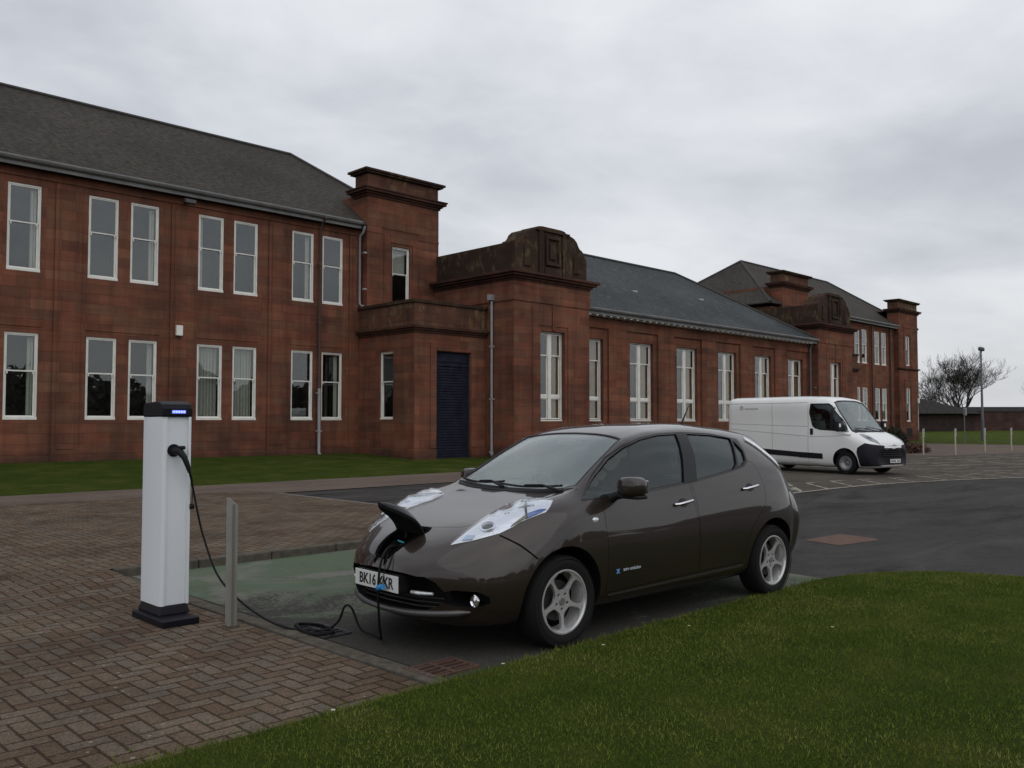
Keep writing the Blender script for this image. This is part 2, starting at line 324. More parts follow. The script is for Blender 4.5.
def herringbone():
    m, nt, b = newmat('herringbone_block_paving')
    g = N(nt, 'ShaderNodeNewGeometry'); sp = N(nt, 'ShaderNodeSeparateXYZ'); L(nt, g.outputs['Position'], sp.inputs[0])
    M_ = lambda op, a, b_=None, c_=None: math_n(nt, op, a, b_, c_)
    wob = N(nt, 'ShaderNodeTexNoise', i_Scale=3.0, i_Detail=3.0); L(nt, g.outputs['Position'], wob.inputs['Vector'])
    wx = M_('MULTIPLY', M_('SUBTRACT', wob.outputs[0], .5), .16)
    x = M_('ADD', M_('MULTIPLY', sp.outputs[0], 9.6), wx); y = M_('ADD', M_('MULTIPLY', sp.outputs[1], 9.6), wx)
    i = M_('FLOOR', x); j = M_('FLOOR', y); fx = M_('SUBTRACT', x, i); fy = M_('SUBTRACT', y, j)
    d = M_('SUBTRACT', i, j); d = M_('SUBTRACT', d, M_('MULTIPLY', M_('FLOOR', M_('DIVIDE', d, 4.0)), 4.0))
    is_ = [M_('COMPARE', d, float(k), .1) for k in range(4)]
    left = M_('ADD', fx, is_[1]); right = M_('ADD', M_('SUBTRACT', 1.0, fx), is_[0])
    bot = M_('ADD', fy, is_[2]); top = M_('ADD', M_('SUBTRACT', 1.0, fy), is_[3])
    e = M_('MINIMUM', M_('MINIMUM', left, right), M_('MINIMUM', bot, top))
    cc = N(nt, 'ShaderNodeCombineXYZ'); L(nt, M_('SUBTRACT', i, is_[1]), cc.inputs[0]); L(nt, M_('SUBTRACT', j, is_[2]), cc.inputs[1])
    wn_ = N(nt, 'ShaderNodeTexWhiteNoise'); L(nt, cc.outputs[0], wn_.inputs[0])
    n1 = N(nt, 'ShaderNodeTexNoise', i_Scale=80.0, i_Detail=4.0, i_Roughness=.75); L(nt, g.outputs['Position'], n1.inputs['Vector'])
    n2 = N(nt, 'ShaderNodeTexNoise', i_Scale=.9, i_Detail=6.0, i_Roughness=.65); L(nt, g.outputs['Position'], n2.inputs['Vector'])
    c = ramp(nt, wn_.outputs[0], [(0, (.098, .068, .048)), (.35, (.118, .086, .062)), (.7, (.134, .106, .080)), (1, (.112, .092, .074))])
    c = mixc(nt, 1, c, ramp(nt, n1.outputs[0], [(.3, .5), (.5, 1.0), (.7, 1.6)]), 'MULTIPLY')
    c = mixc(nt, 1, c, ramp(nt, n2.outputs[0], [(.3, .62), (.5, 1.0), (.7, 1.25)]), 'MULTIPLY')
    # pale lichen spots and crumbs
    v = N(nt, 'ShaderNodeTexVoronoi', i_Scale=17.0); L(nt, g.outputs['Position'], v.inputs['Vector'])
    sep = N(nt, 'ShaderNodeSeparateColor'); L(nt, v.outputs['Color'], sep.inputs[0])
    spot = M_('MULTIPLY', M_('LESS_THAN', v.outputs['Distance'], M_('MULTIPLY', sep.outputs[1], .22)), M_('GREATER_THAN', sep.outputs[0], .72))
    c = mixc(nt, M_('MULTIPLY', spot, .7), c, (.27, .25, .21))
    jt = ramp(nt, M_('ADD', e, M_('MULTIPLY', M_('SUBTRACT', n1.outputs[0], .5), .16)), [(.035, 1.0), (.105, 0.0)])
    moss = mixc(nt, ramp(nt, n2.outputs[0], [(.5, 0.0), (.66, 1.0)]), (.03, .018, .013), (.035, .038, .014))
    c = mixc(nt, M_('MULTIPLY', jt, .8), c, moss)
    L(nt, c, b.inputs['Base Color']); b.inputs['Roughness'].default_value = .9; b.inputs['Specular IOR Level'].default_value = .06
    hgt = M_('ADD', ramp(nt, e, [(.02, 0.0), (.1, 1.0)]), M_('ADD', M_('MULTIPLY', n1.outputs[0], .3), M_('MULTIPLY', wn_.outputs[0], .35)))
    bp = N(nt, 'ShaderNodeBump', i_Strength=.8, i_Distance=.008); L(nt, hgt, bp.inputs['Height']); L(nt, bp.outputs[0], b.inputs['Normal'])
    return m
paving_m = herringbone()
def bay_mat():
    m, nt, b = newmat('worn_green_bay_paint')
    g = N(nt, 'ShaderNodeNewGeometry'); sp = N(nt, 'ShaderNodeSeparateXYZ'); L(nt, g.outputs['Position'], sp.inputs[0])
    n1 = N(nt, 'ShaderNodeTexNoise', i_Scale=90.0, i_Detail=3.0, i_Roughness=.8); L(nt, g.outputs['Position'], n1.inputs['Vector'])
    n2 = N(nt, 'ShaderNodeTexNoise', i_Scale=1.1, i_Detail=8.0, i_Roughness=.68, i_Distortion=.7); L(nt, g.outputs['Position'], n2.inputs['Vector'])
    n3 = N(nt, 'ShaderNodeTexNoise', i_Scale=24.0, i_Detail=5.0, i_Roughness=.8); L(nt, g.outputs['Position'], n3.inputs['Vector'])
    n4 = N(nt, 'ShaderNodeTexNoise', i_Scale=.8, i_Detail=3.0, i_Distortion=1.2); mp = N(nt, 'ShaderNodeMapping'); mp.inputs['Location'].default_value = (4, 2, 0); L(nt, g.outputs['Position'], mp.inputs[0]); L(nt, mp.outputs[0], n4.inputs['Vector'])
    asp = mixc(nt, 1, (.052, .050, .046), ramp(nt, n1.outputs[0], [(.3, .5), (.5, 1.0), (.72, 1.6)]), 'MULTIPLY')
    grn = mixc(nt, ramp(nt, n4.outputs[0], [(.45, 0.0), (.58, 1.0)]), (.100, .130, .086), (.165, .168, .142))
    grn = mixc(nt, 1, grn, ramp(nt, n1.outputs[0], [(.3, .75), (.7, 1.25)]), 'MULTIPLY')
    # more paint is left near the far kerb and behind the rear wheels; tyres wore it off between
    keep = math_n(nt, 'MULTIPLY', math_n(nt, 'SUBTRACT', sp.outputs[1], -23.0), .075)
    keep = math_n(nt, 'ADD', keep, math_n(nt, 'MULTIPLY', math_n(nt, 'MULTIPLY', math_n(nt, 'SUBTRACT', sp.outputs[0], 6.3), .3, clamp=True), .75))
    keep = math_n(nt, 'SUBTRACT', keep, math_n(nt, 'MULTIPLY', math_n(nt, 'MULTIPLY', math_n(nt, 'SUBTRACT', 5.0, sp.outputs[0]), .7, clamp=True), math_n(nt, 'MULTIPLY', math_n(nt, 'SUBTRACT', -20.2, sp.outputs[1]), .055, clamp=True)))
    k = math_n(nt, 'ADD', math_n(nt, 'ADD', n2.outputs[0], math_n(nt, 'MULTIPLY', math_n(nt, 'SUBTRACT', n3.outputs[0], .5), .6)), math_n(nt, 'SUBTRACT', keep, .055))
    c = mixc(nt, ramp(nt, k, [(.47, 0.0), (.53, .6), (.66, .92)]), asp, grn)
    L(nt, c, b.inputs['Base Color']); b.inputs['Roughness'].default_value = .88; b.inputs['Specular IOR Level'].default_value = .08
    bp = N(nt, 'ShaderNodeBump', i_Strength=.6, i_Distance=.006); L(nt, n1.outputs[0], bp.inputs['Height']); L(nt, bp.outputs[0], b.inputs['Normal'])
    return m
bay_m = bay_mat()
def lawn_mat(name, k=1.0):
    m, nt, b = newmat(name)
    g = N(nt, 'ShaderNodeNewGeometry')
    n1 = N(nt, 'ShaderNodeTexNoise', i_Scale=1.1, i_Detail=8.0, i_Roughness=.72); L(nt, g.outputs['Position'], n1.inputs['Vector'])
    n2 = N(nt, 'ShaderNodeTexNoise', i_Scale=45.0, i_Detail=5.0, i_Roughness=.8); L(nt, g.outputs['Position'], n2.inputs['Vector'])
    c = ramp(nt, n1.outputs[0], [(.3, (.032 * k, .050 * k, .009 * k)), (.5, (.046 * k, .066 * k, .012 * k)), (.64, (.074 * k, .082 * k, .02 * k))])
    c = mixc(nt, 1, c, ramp(nt, n2.outputs[0], [(.3, .45), (.5, .95), (.7, 1.5)]), 'MULTIPLY')
    L(nt, c, b.inputs['Base Color']); b.inputs['Roughness'].default_value = .95; b.inputs['Specular IOR Level'].default_value = .03
    bp = N(nt, 'ShaderNodeBump', i_Strength=.9, i_Distance=.03); L(nt, n2.outputs[0], bp.inputs['Height']); L(nt, bp.outputs[0], b.inputs['Normal'])
    return m
lawn_m = lawn_mat('lawn_turf'); lawn_far = lawn_mat('far_lawn_turf', 1.15)
def blade_mat():
    m, nt, b = newmat('grass_blades')
    g = N(nt, 'ShaderNodeNewGeometry')
    n1 = N(nt, 'ShaderNodeTexNoise', i_Scale=.75, i_Detail=6.0, i_Roughness=.65); L(nt, g.outputs['Position'], n1.inputs['Vector'])
    n2 = N(nt, 'ShaderNodeTexNoise', i_Scale=3.5, i_Detail=4.0, i_Roughness=.6); L(nt, g.outputs['Position'], n2.inputs['Vector'])
    f = math_n(nt, 'SUBTRACT', math_n(nt, 'ADD', math_n(nt, 'MULTIPLY', n1.outputs[0], .62), math_n(nt, 'ADD', math_n(nt, 'MULTIPLY', n2.outputs[0], .38), math_n(nt, 'MULTIPLY', math_n(nt, 'SUBTRACT', g.outputs['Random Per Island'], .5), .15))), .04)
    c = ramp(nt, f, [(.28, (.044, .076, .010)), (.40, (.078, .120, .015)), (.50, (.118, .150, .024)), (.60, (.21, .205, .06))])
    L(nt, c, b.inputs['Base Color']); b.inputs['Roughness'].default_value = .8; b.inputs['Specular IOR Level'].default_value = .05
    return m
blade_m = blade_mat()
mark_m = simple('worn_marking_bricks', (.30, .28, .22), .85, noise=.5, nscale=5)

# ================================================================== ground
def poly_obj(name, pts, z, mat, thick=0.):
    bm = bmesh.new()
    vs_ = [bm.verts.new((s, -t, z if not callable(z) else z(s, t))) for s, t in pts]
    f = bm.faces.new(vs_); bmesh.ops.recalc_face_normals(bm, faces=bm.faces)
    if f.normal.z < 0: f.normal_flip()
    if thick:
        r = bmesh.ops.extrude_face_region(bm, geom=[f]); vv = [g for g in r['geom'] if isinstance(g, bmesh.types.BMVert)]
        bmesh.ops.translate(bm, verts=vv, vec=(0, 0, -thick)); bmesh.ops.recalc_face_normals(bm, faces=bm.faces)
    bmesh.ops.triangulate(bm, faces=[f for f in bm.faces if len(f.verts) > 4])
    me = bpy.data.meshes.new(name); bm.to_mesh(me); bm.free()
    return mkobj(name, me, mat)
def sheet(name, s0, s1, t0, t1, ns, ntt, zf, mat, clip=None):
    vv = []; ff = []
    for a in range(ns + 1):
        for c in range(ntt + 1):
            s = s0 + (s1 - s0) * a / ns; t = t0 + (t1 - t0) * c / ntt; vv.append((s, -t, zf(s, t)))
    for a in range(ns):
        for c in range(ntt):
            if clip and not clip(s0 + (s1 - s0) * (a + .5) / ns, t0 + (t1 - t0) * (c + .5) / ntt): continue
            k = a * (ntt + 1) + c; ff.append((k, k + 1, k + ntt + 2, k + ntt + 1))
    me = bpy.data.meshes.new(name); me.from_pydata(vv, [], ff)
    o = mkobj(name, me, mat)
    bm = bmesh.new(); bm.from_mesh(me); bmesh.ops.recalc_face_normals(bm, faces=bm.faces)
    if sum(f.normal.z for f in bm.faces) < 0: bmesh.ops.reverse_faces(bm, faces=bm.faces)
    bmesh.ops.delete(bm, geom=[v for v in bm.verts if not v.link_faces], context='VERTS')
    bm.to_mesh(me); bm.free(); me.polygons.foreach_set('use_smooth', [True] * len(me.polygons)); return o
def sm(x): x = max(0., min(1., x)); return x * x * (3 - 2 * x)
struct(poly_obj('ground', [(-900, -900), (1500, -900), (1500, 500), (-900, 500)], -.06, asph_base))
# car park asphalt: everything right of the paving
struct(poly_obj('road', [(9.35, 10.8), (66, 10.8), (66, 120), (2, 120), (2, 31), (9.35, 31)], 0., asph))
LAWN_EDGE = [(-14, 24.02), (8.15, 24.04), (8.55, 24.12), (8.9, 24.27), (9.2, 24.48), (9.42, 24.72), (9.56, 25.0), (9.66, 25.4), (9.7, 26.0), (9.7, 34), (-14, 34)]
def pav_z(s, t):
    k = sm((s - 1.6) / 1.8)
    if t > 18.9: k *= sm(1 - (t - 18.9) / 1.3) if s < 3.4 else 0
    return .004 + .082 * k
struct(sheet('pavement', -30, 9.3, 10.6, 18.84, 60, 20, pav_z, paving_m))
struct(sheet('paved_forecourt', -30, 3.32, 18.84, 24.1, 60, 20, pav_z, paving_m))
struct(poly_obj('path', [(-30, 7.2), (42, 7.2), (42, -1), (66.2, -1), (66.2, 17), (52, 15.4), (42.6, 13.3), (41, 10.75), (-30, 10.75)], .012, path_m))
struct(poly_obj('parking_bay', [(3.5, 18.97), (8.45, 18.97), (8.62, 21.5), (8.35, 24.06), (3.5, 24.06)], .006, bay_m))
struct(poly_obj('bay_underlay', [(3.3, 18.8), (9.6, 18.8), (9.6, 24.3), (3.3, 24.3)], .002, asph))
struct(poly_obj('block_paved_parking', [(17.3, 10.75), (41, 10.75), (42.6, 13.3), (52, 15.4), (66, 17), (66, 28), (44, 26.2), (35, 24.2), (27.5, 20.62), (25.1, 19.7), (22.7, 19.03), (20.8, 18.76), (17.3, 18.7)], .006, asph_old))
# raised kerb behind the bay, in stones; flush edging in front of it
mb = MB()
for k in range(7):
    a = 3.36 + k * .86; mb.st(a, a + .848, 18.84, 18.965, -.05, .094)
struct(mb.build('kerb', concrete, bevel=.012))
mb = MB()
for k in range(6):
    a = 18.97 + k * .86; mb.st(3.34, 3.47, a, min(a + .85, 24.02), -.05, .014 + .004 * (k % 2))
struct(mb.build('edging_kerb', concrete, bevel=.008))
mb = MB(); prev = None
for k in range(9):
    t0 = 10.75 + k * .9; mb.st(9.3 + (.35 if k < 0 else 0), 9.38, t0, t0 + .885, -.05, .05 if t0 < 11.5 else .09)
struct(mb.build('paving_edge_kerb', simple('pale_edging', (.17, .155, .14), .85, noise=.3), bevel=.006))
# worn pale lines of the block paved car park
def strips(mb, pts, w, z, dash=None):
    for (a, b) in zip(pts[:-1], pts[1:]):
        a = Vector((a[0], -a[1])); b = Vector((b[0], -b[1])); d = b - a; ln = d.length; d.normalize(); n = Vector((-d.y, d.x)) * w / 2
        t = 0.
        while t < ln:
            e = min(ln, t + (dash[0] if dash else ln)); p, q = a + d * t, a + d * e
            jit = random.uniform(.8, 1.1)
            mb.add([(*(p - n * jit), z), (*(q - n * jit), z), (*(q + n * jit), z), (*(p + n * jit), z)], [(0, 1, 2, 3)])
            t = e + (dash[1] if dash else 0) + 1e-6
mb = MB()
BND = [(17.4, 18.66), (19.6, 18.68), (20.8, 18.74), (22.1, 18.86), (22.8, 19.02), (25.1, 19.66), (27.46, 20.55), (35, 24.1)]
strips(mb, BND, .13, .012, (.9, .05))
strips(mb, [(18.5, 17.3), (22.3, 17.46), (26.2, 18.6), (31, 20.4), (37, 22.6)], .10, .012, (.42, .8))
for k in range(12):                       # diagonal ties
    s0 = 18.3 + k * 1.28; off = max(0, (s0 - 21.5)) * .30
    strips(mb, [(s0 + 1.35, 17.45 + off * .8), (s0, 18.62 + off)], .09, .012, (.6, .12))
for k, (a, b) in enumerate([((29.4, 16.7), (41.5, 22.3)), ((31.2, 15.6), (46, 22.5)), ((33.5, 15.0), (50, 21.5)), ((36, 14.2), (54, 20.6)), ((38.9, 13.6), (58, 19.8)), ((43.5, 14.4), (60, 18.4)), ((28.8, 12.6), (28.9, 14.6)), ((26.6, 11.8), (24.0, 13.4)), ((30.2, 12.0), (27.2, 16.6)), ((29.0, 17.9), (37.5, 23.6)), ((21.8, 16.2), (18.5, 18.5)), ((33.5, 12.2), (29.9, 16.9)), ((37.0, 12.2), (33.0, 17.4)), ((40.0, 13.5), (35.5, 18.6)), ((44.0, 15), (38.2, 20.4)), ((48.0, 16), (41.0, 21.4))]):
    strips(mb, [a, b], .11, .012, (1.1, .35))
struct(mb.build('bay_markings', mark_m, fix=False))
mb = MB(); strips(mb, [(30.6, 26.5), (32.1, 27.1)], .14, .010); struct(mb.build('road_dash', mark_m, fix=False))
# brick coloured patch in the road
struct(poly_obj('road_patch', [(10.9, 22.45), (11.85, 22.5), (11.75, 23.0), (11.6, 23.15), (10.75, 23.0)], .005, asphalt('patch_of_red_bricks', (.12, .08, .066), .4, .3)))
# lawns
def lawnz(s, t):
    k = 1 - sm((s - 27) / 18)
    return .012 + (.345 * k) * max(0, min(1, (7.45 - t) / 7.45)) + .035 * sm((7.45 - t) / .3)
struct(sheet('front_lawn', -30, 41.8, -.4, 7.45, 90, 18, lawnz, lawn_m))
def farz(s, t): return .02 + .68 * sm((s - 66) / 52) 
struct(sheet('far_lawn', 66.1, 190, -110, 60, 40, 20, farz, lawn_far))
lw = poly_obj('lawn', LAWN_EDGE, .045, lawn_m, .1); struct(lw)
# thin soil lip between lawn and bay
mb = MB()
for a, b in zip(LAWN_EDGE[:9], LAWN_EDGE[1:9]):
    a = Vector((a[0], -a[1])); b = Vector((b[0], -b[1])); d = (b - a).normalized(); n = Vector((-d.y, d.x)) * .035
    mb.add([(*(a - n * .2), .012), (*(b - n * .2), .012), (*(b + n), .012), (*(a + n), .012)], [(0, 1, 2, 3)])
mb2 = MB(); q = LAWN_EDGE[2:8]
for a, b in zip(q[:-1], q[1:]):
    a = Vector((a[0], -a[1])); b = Vector((b[0], -b[1])); d = (b - a).normalized(); n = Vector((-d.y, d.x)) * .09
    mb2.add([(*(a + n * .2), .016), (*(b + n * .2), .016), (*(b + n), .016), (*(a + n), .016)], [(0, 1, 2, 3)])
struct(mb2.build('edging_kerb', concrete, fix=False))
struct(mb.build('lawn_border', asphalt('damp_lawn_border', (.055, .052, .042), .6), fix=False))

def in_poly(x, y, poly):
    c = np.zeros(len(x), bool); n = len(poly)
    for i in range(n):
        x1, y1 = poly[i]; x2, y2 = poly[(i + 1) % n]
        if y1 == y2: continue
        k = ((y1 > y) != (y2 > y)) & (x < (x2 - x1) * (y - y1) / (y2 - y1) + x1); c ^= k
    return c
def blades(name, pts, z, h0, h1, w, mat):
    n = len(pts); an = RNG.uniform(0, 2 * PI, n); h = RNG.uniform(h0, h1, n); ww = RNG.uniform(.6, 1.2, n) * w
    lean = RNG.normal(0, .45, (n, 2)) * h[:, None]
    v = np.zeros((n, 3, 3)); dx = np.cos(an) * ww / 2; dy = np.sin(an) * ww / 2
    v[:, 0, 0] = pts[:, 0] - dx; v[:, 0, 1] = pts[:, 1] - dy; v[:, 1, 0] = pts[:, 0] + dx; v[:, 1, 1] = pts[:, 1] + dy
    v[:, 0, 2] = z; v[:, 1, 2] = z; v[:, 2, 0] = pts[:, 0] + lean[:, 0]; v[:, 2, 1] = pts[:, 1] + lean[:, 1]; v[:, 2, 2] = z + h
    me = bpy.data.meshes.new(name); me.vertices.add(n * 3); me.loops.add(n * 3); me.polygons.add(n)
    me.vertices.foreach_set('co', v.reshape(-1)); me.loops.foreach_set('vertex_index', np.arange(n * 3, dtype=np.int32))
    me.polygons.foreach_set('loop_start', np.arange(0, n * 3, 3, dtype=np.int32)); me.update(calc_edges=True); me.validate()
    o = mkobj(name, me, mat); o['kind'] = 'stuff'; return o
# density falls with distance from where the photographer stands
cand = []
for (n, d0, d1, hw) in ((230000, 2.0, 6.5, 0), (150000, 6.5, 12, 0)):
    x = RNG.uniform(-4, 9.8, n * 3); y = RNG.uniform(-31, -24, n * 3)
    ed = np.hypot(x - 0, y + 28)
    k = (ed > d0) & (ed < d1) & in_poly(x, -y, LAWN_EDGE); cand.append(np.stack([x[k], y[k]], 1)[:n])
P = np.concatenate(cand)
fwd = (P[:, 0] * .702 + (P[:, 1] + 28) * .712); lat = (P[:, 0] * .712 - (P[:, 1] + 28) * .702)
P = P[(fwd > 1.5) & (np.abs(lat) < fwd * .85 + 1.2)]
tag(blades('grass', P, .043, .010, .026, .0055, blade_m), 'short mown grass of the near lawn', 'grass')
# ragged blades and weeds at the paving edge of the lawn
n = 9000; x = RNG.uniform(-2.5, 9.0, n); y = -(24.0 + RNG.normal(0, .035, n) - .01)
P2 = np.stack([x, y], 1); P2 = P2[(x < 8.2)]
tag(blades('grass', P2, .008, .015, .05, .006, blade_m), 'ragged grass along the edge of paving and bay', 'grass')
# moss and weeds in the paving joints beside the lawn
n = 2600; x = RNG.uniform(-2.5, 3.3, n); y = -(23.95 - np.abs(RNG.normal(0, .22, n)))
q = (np.abs((x * 9.6) % 1 - .0) < .12) | (np.abs((y * 9.6) % 1) < .12); P3 = np.stack([x[q], y[q]], 1)
tag(blades('weeds', P3, .006, .006, .018, .007, blade_m), 'tiny weeds growing in the paving joints by the lawn', 'weeds')
# daisies
def daisies():
    pet = simple('daisy_petal', (.78, .78, .74), .7); yel = simple('daisy_centre', (.5, .36, .04), .7)
    spots = [(3.75, 24.12), (5.4, 24.35), (4.55, 24.25), (2.55, 24.1), (6.1, 25.1), (4.9, 25.6), (7.4, 24.9), (8.5, 25.5), (3.3, 24.9)]
    words = ['small white daisy in the lawn %s' % w for w in ('near the rusty drain grate', 'behind the car, right of its front wheel', 'beside the front wheel', 'by the paving corner', 'in mid lawn, right of the front wheel', 'in the middle of the near lawn', 'towards the right end of the lawn', 'close to the rounded lawn corner', 'in the left part of the lawn')]
    proto = None
    for (s, t), lb in list(zip(spots, words))[:5]:
        if proto is None:
            m = MB(); 
            for k in range(10):
                a = 2 * PI * k / 10; c, s_ = math.cos(a), math.sin(a)
                m.add([(c * .002 - s_ * .0018, s_ * .002 + c * .0018, 0), (c * .002 + s_ * .0018, s_ * .002 - c * .0018, 0), (c * .011 + s_ * .002, s_ * .011 - c * .002, .002), (c * .011 - s_ * .002, s_ * .011 + c * .002, .002)], [(0, 1, 2, 3)])
            r = thing('daisy', lb, 'flower', (s, -t, .088), 0, 'daisies in the near lawn')
            m.build('petals', pet, r); c = MB(); c.lathe([(.0, .004), (.003, .003), (.004, .0)], 8, 'z'); c.build('flower_centre', yel, r)
            st = MB(); st.tube([(0, 0, 0), (.002, 0, -.045)], .0007, 4); st.build('stem', blade_m, r); proto = r
        else:
            r = copy_tree(proto); r.location = (s, -t, .088 + random.uniform(-.012, .004)); r['label'] = lb
daisies()
# ================================================================== the sandstone building
BL = thing('sandstone_building', 'long red sandstone institute building with slate roofs and white sash windows', 'building', (37, 0, 0), absolute=True)
def wall_t(mb, t, s0, s1, z0, z1, holes=(), depth=.2):
    """wall face at distance t in front, with real openings and reveals"""
    us = sorted({s0, s1, *[h[0] for h in holes], *[h[1] for h in holes]}); zs = sorted({z0, z1, *[h[2] for h in holes], *[h[3] for h in holes]})
    def inh(u, z): return any(h[0] < u < h[1] and h[2] < z < h[3] for h in holes)
    for a, b in zip(us[:-1], us[1:]):
        for c, d in zip(zs[:-1], zs[1:]):
            if not inh((a + b) / 2, (c + d) / 2): mb.add([(a, -t, c), (b, -t, c), (b, -t, d), (a, -t, d)], [(0, 1, 2, 3)])
    for (a, b, c, d) in holes:
        y0, y1 = -t, -t + depth
        mb.add([(a, y0, c), (b, y0, c), (b, y1, c), (a, y1, c)], [(0, 3, 2, 1)]); mb.add([(a, y0, d), (b, y0, d), (b, y1, d), (a, y1, d)], [(0, 1, 2, 3)])
        mb.add([(a, y0, c), (a, y1, c), (a, y1, d), (a, y0, d)], [(0, 3, 2, 1)]); mb.add([(b, y0, c), (b, y1, c), (b, y1, d), (b, y0, d)], [(0, 1, 2, 3)])
def wall_s(mb, s, t0, t1, z0, z1, holes=(), depth=.2, sgn=-1):
    ts = sorted({t0, t1, *[h[0] for h in holes], *[h[1] for h in holes]}); zs = sorted({z0, z1, *[h[2] for h in holes], *[h[3] for h in holes]})
    def inh(u, z): return any(h[0] < u < h[1] and h[2] < z < h[3] for h in holes)
    for a, b in zip(ts[:-1], ts[1:]):
        for c, d in zip(zs[:-1], zs[1:]):
            if not inh((a + b) / 2, (c + d) / 2): mb.add([(s, -a, c), (s, -b, c), (s, -b, d), (s, -a, d)], [(0, 1, 2, 3)])
    for (a, b, c, d) in holes:
        x0, x1 = s, s - sgn * depth
        for q in ([(x0, -a, c), (x1, -a, c), (x1, -b, c), (x0, -b, c)], [(x0, -a, d), (x1, -a, d), (x1, -b, d), (x0, -b, d)], [(x0, -a, c), (x1, -a, c), (x1, -a, d), (x0, -a, d)], [(x0, -b, c), (x1, -b, c), (x1, -b, d), (x0, -b, d)]):
            mb.add(q, [(0, 1, 2, 3)])
def frame_box(mb, fn, u0, u1, z0, z1, w, d0, d1):
    fn(mb, u0, u1, z1 - w, z1, d0, d1); fn(mb, u0, u1, z0, z0 + w, d0, d1)
    fn(mb, u0, u0 + w, z0 + w, z1 - w, d0, d1); fn(mb, u1 - w, u1, z0 + w, z1 - w, d0, d1)
def make_window(kind, a, b, z0, z1, t, side=None, cover=None):
    """side None: window faces front at plane t; side s: window in a wall facing -X at plane s=side, spanning t from a to b"""
    if side is None: fn = lambda m, u0, u1, c0, c1, d0, d1: m.box(u0, u1, -t + d0, -t + d1, c0, c1)
    else: fn = lambda m, u0, u1, c0, c1, d0, d1: m.box(side + d0, side + d1, -u0, -u1, c0, c1)
    f = MB(); g = MB(); H = z1 - z0
    frame_box(f, fn, a, b, z0, z1, .052, -.02, .09)
    fn(f, a + .0, b - .0, z0 - .03, z0 + .05, -.055, .1)
    if kind == 'sash':
        zm = z1 - .445 * H
        frame_box(f, fn, a + .05, b - .05, zm - .02, z1 - .05, .036, .0, .035)
        frame_box(f, fn, a + .05, b - .05, z0 + .05, zm + .03, .046, .04, .075)
        fn(g, a + .08, b - .08, zm, z1 - .08, .014, .02); fn(g, a + .09, b - .09, z0 + .09, zm, .054, .06)
        for u in (a + .085, b - .125): fn(f, u, u + .04, zm - .09, zm - .02, .0, .035)
    else:
        m_ = (a + b) / 2; z2 = z1 - .265 * H; z3 = z0 + .27 * H
        fn(f, m_ - .085, m_ + .085, z0 + .075, z1 - .075, -.02, .09)
        for (p, q) in ((a + .075, m_ - .085), (m_ + .085, b - .075)):
            frame_box(f, fn, p, q, z2 - .02, z1 - .075, .04, .0, .035)
            frame_box(f, fn, p, q, z3 + .05, z2 + .03, .055, .04, .075)
            frame_box(f, fn, p, q, z0 + .075, z3 - .045, .045, .04, .075)
            fn(f, p, q, z3 - .06, z3 + .07, .01, .08)
            fn(g, p + .035, q - .035, z2 + .01, z1 - .11, .014, .02); fn(g, p + .05, q - .05, z0 + .1, z2, .054, .06)
            for u in (p + .01, q - .05): fn(f, u, u + .04, z2 - .1, z2 - .02, .0, .035)
    w = f.build('window', white_paint, BL, bevel=.006)
    g.build('pane', win_glass, w)
    r = MB(); dp = 1.1
    fn(r, a - .25, b + .25, z0 - .2, z1 + .25, dp, dp + .05); fn(r, a - .25, a - .2, z0 - .2, z1 + .25, .2, dp); fn(r, b + .2, b + .25, z0 - .2, z1 + .25, .2, dp)
    fn(r, a - .25, b + .25, z0 - .25, z0 - .2, .2, dp); fn(r, a - .25, b + .25, z1 + .25, z1 + .3, .2, dp)
    r.build('room', room_dark, w)
    def wavy(u0, u1, c0, c1, d):
        m = MB(); n = max(4, int((u1 - u0) / .035)); pts = []
        for i in range(n + 1):
            u = u0 + (u1 - u0) * i / n; pts.append((u, d + (.018 if i % 2 else -.018)))
        for (p, q) in zip(pts[:-1], pts[1:]):
            if side is None: m.add([(p[0], -t + p[1], c0), (q[0], -t + q[1], c0), (q[0], -t + q[1], c1), (p[0], -t + p[1], c1)], [(0, 1, 2, 3)])
            else: m.add([(side + p[1], -p[0], c0), (side + q[1], -q[0], c0), (side + q[1], -q[0], c1), (side + p[1], -p[0], c1)], [(0, 1, 2, 3)])
        return m
    if cover == 'curtain_r': wavy(b - .24, b - .08, z0 + .1, z1 - .1, .2).build('curtain', curtain_m, w, fix=False)
    if cover == 'curtain_l': wavy(a + .08, a + .26, z0 + .1, z1 - .1, .2).build('curtain', curtain_m, w, fix=False)
    if cover == 'blind': wavy(a + .08, b - .08, z0 + .1, z1 - .1, .2).build('blind', blind_m, w, fix=False)
    if cover == 'halfblind': wavy(a + .08, b - .08, z0 + .55 * H, z1 - .1, .2).build('blind', curtain_m, w, fix=False)
    if cover == 'tan': wavy((a + b) / 2 + .22, b - .04, z0 + .1, z1 - .1, .16).build('curtain', tan_m, w, fix=False); wavy(a + .05, a + .4, z0 + .8, z1 - .1, .16).build('curtain', curtain_m, w, fix=False)
    return w
def band(mb, s0, s1, t1, z0, z1, ov, t0=None, left=True, right=True):
    """a moulding that wraps a block whose front is at t1: overhang ov"""
    mb.st(s0 - (ov if left else 0), s1 + (ov if right else 0), (t0 if t0 is not None else t1 - .3), t1 + ov, z0, z1)
def cornice(mb, s0, s1, t0, t1, z, steps, left=True, right=True):
    for (dz, hh, ov) in steps: band(mb, s0, s1, t1, z + dz, z + dz + hh, ov, t0, left, right)

def pieces(name, mat, parent, specs, bevel=.008):
    '''each spec is a list of st-boxes that make up one piece'''
    for sp_ in specs:
        m = MB()
        for b in sp_: m.st(*b)
        m.build(name, mat, parent, bevel=bevel)
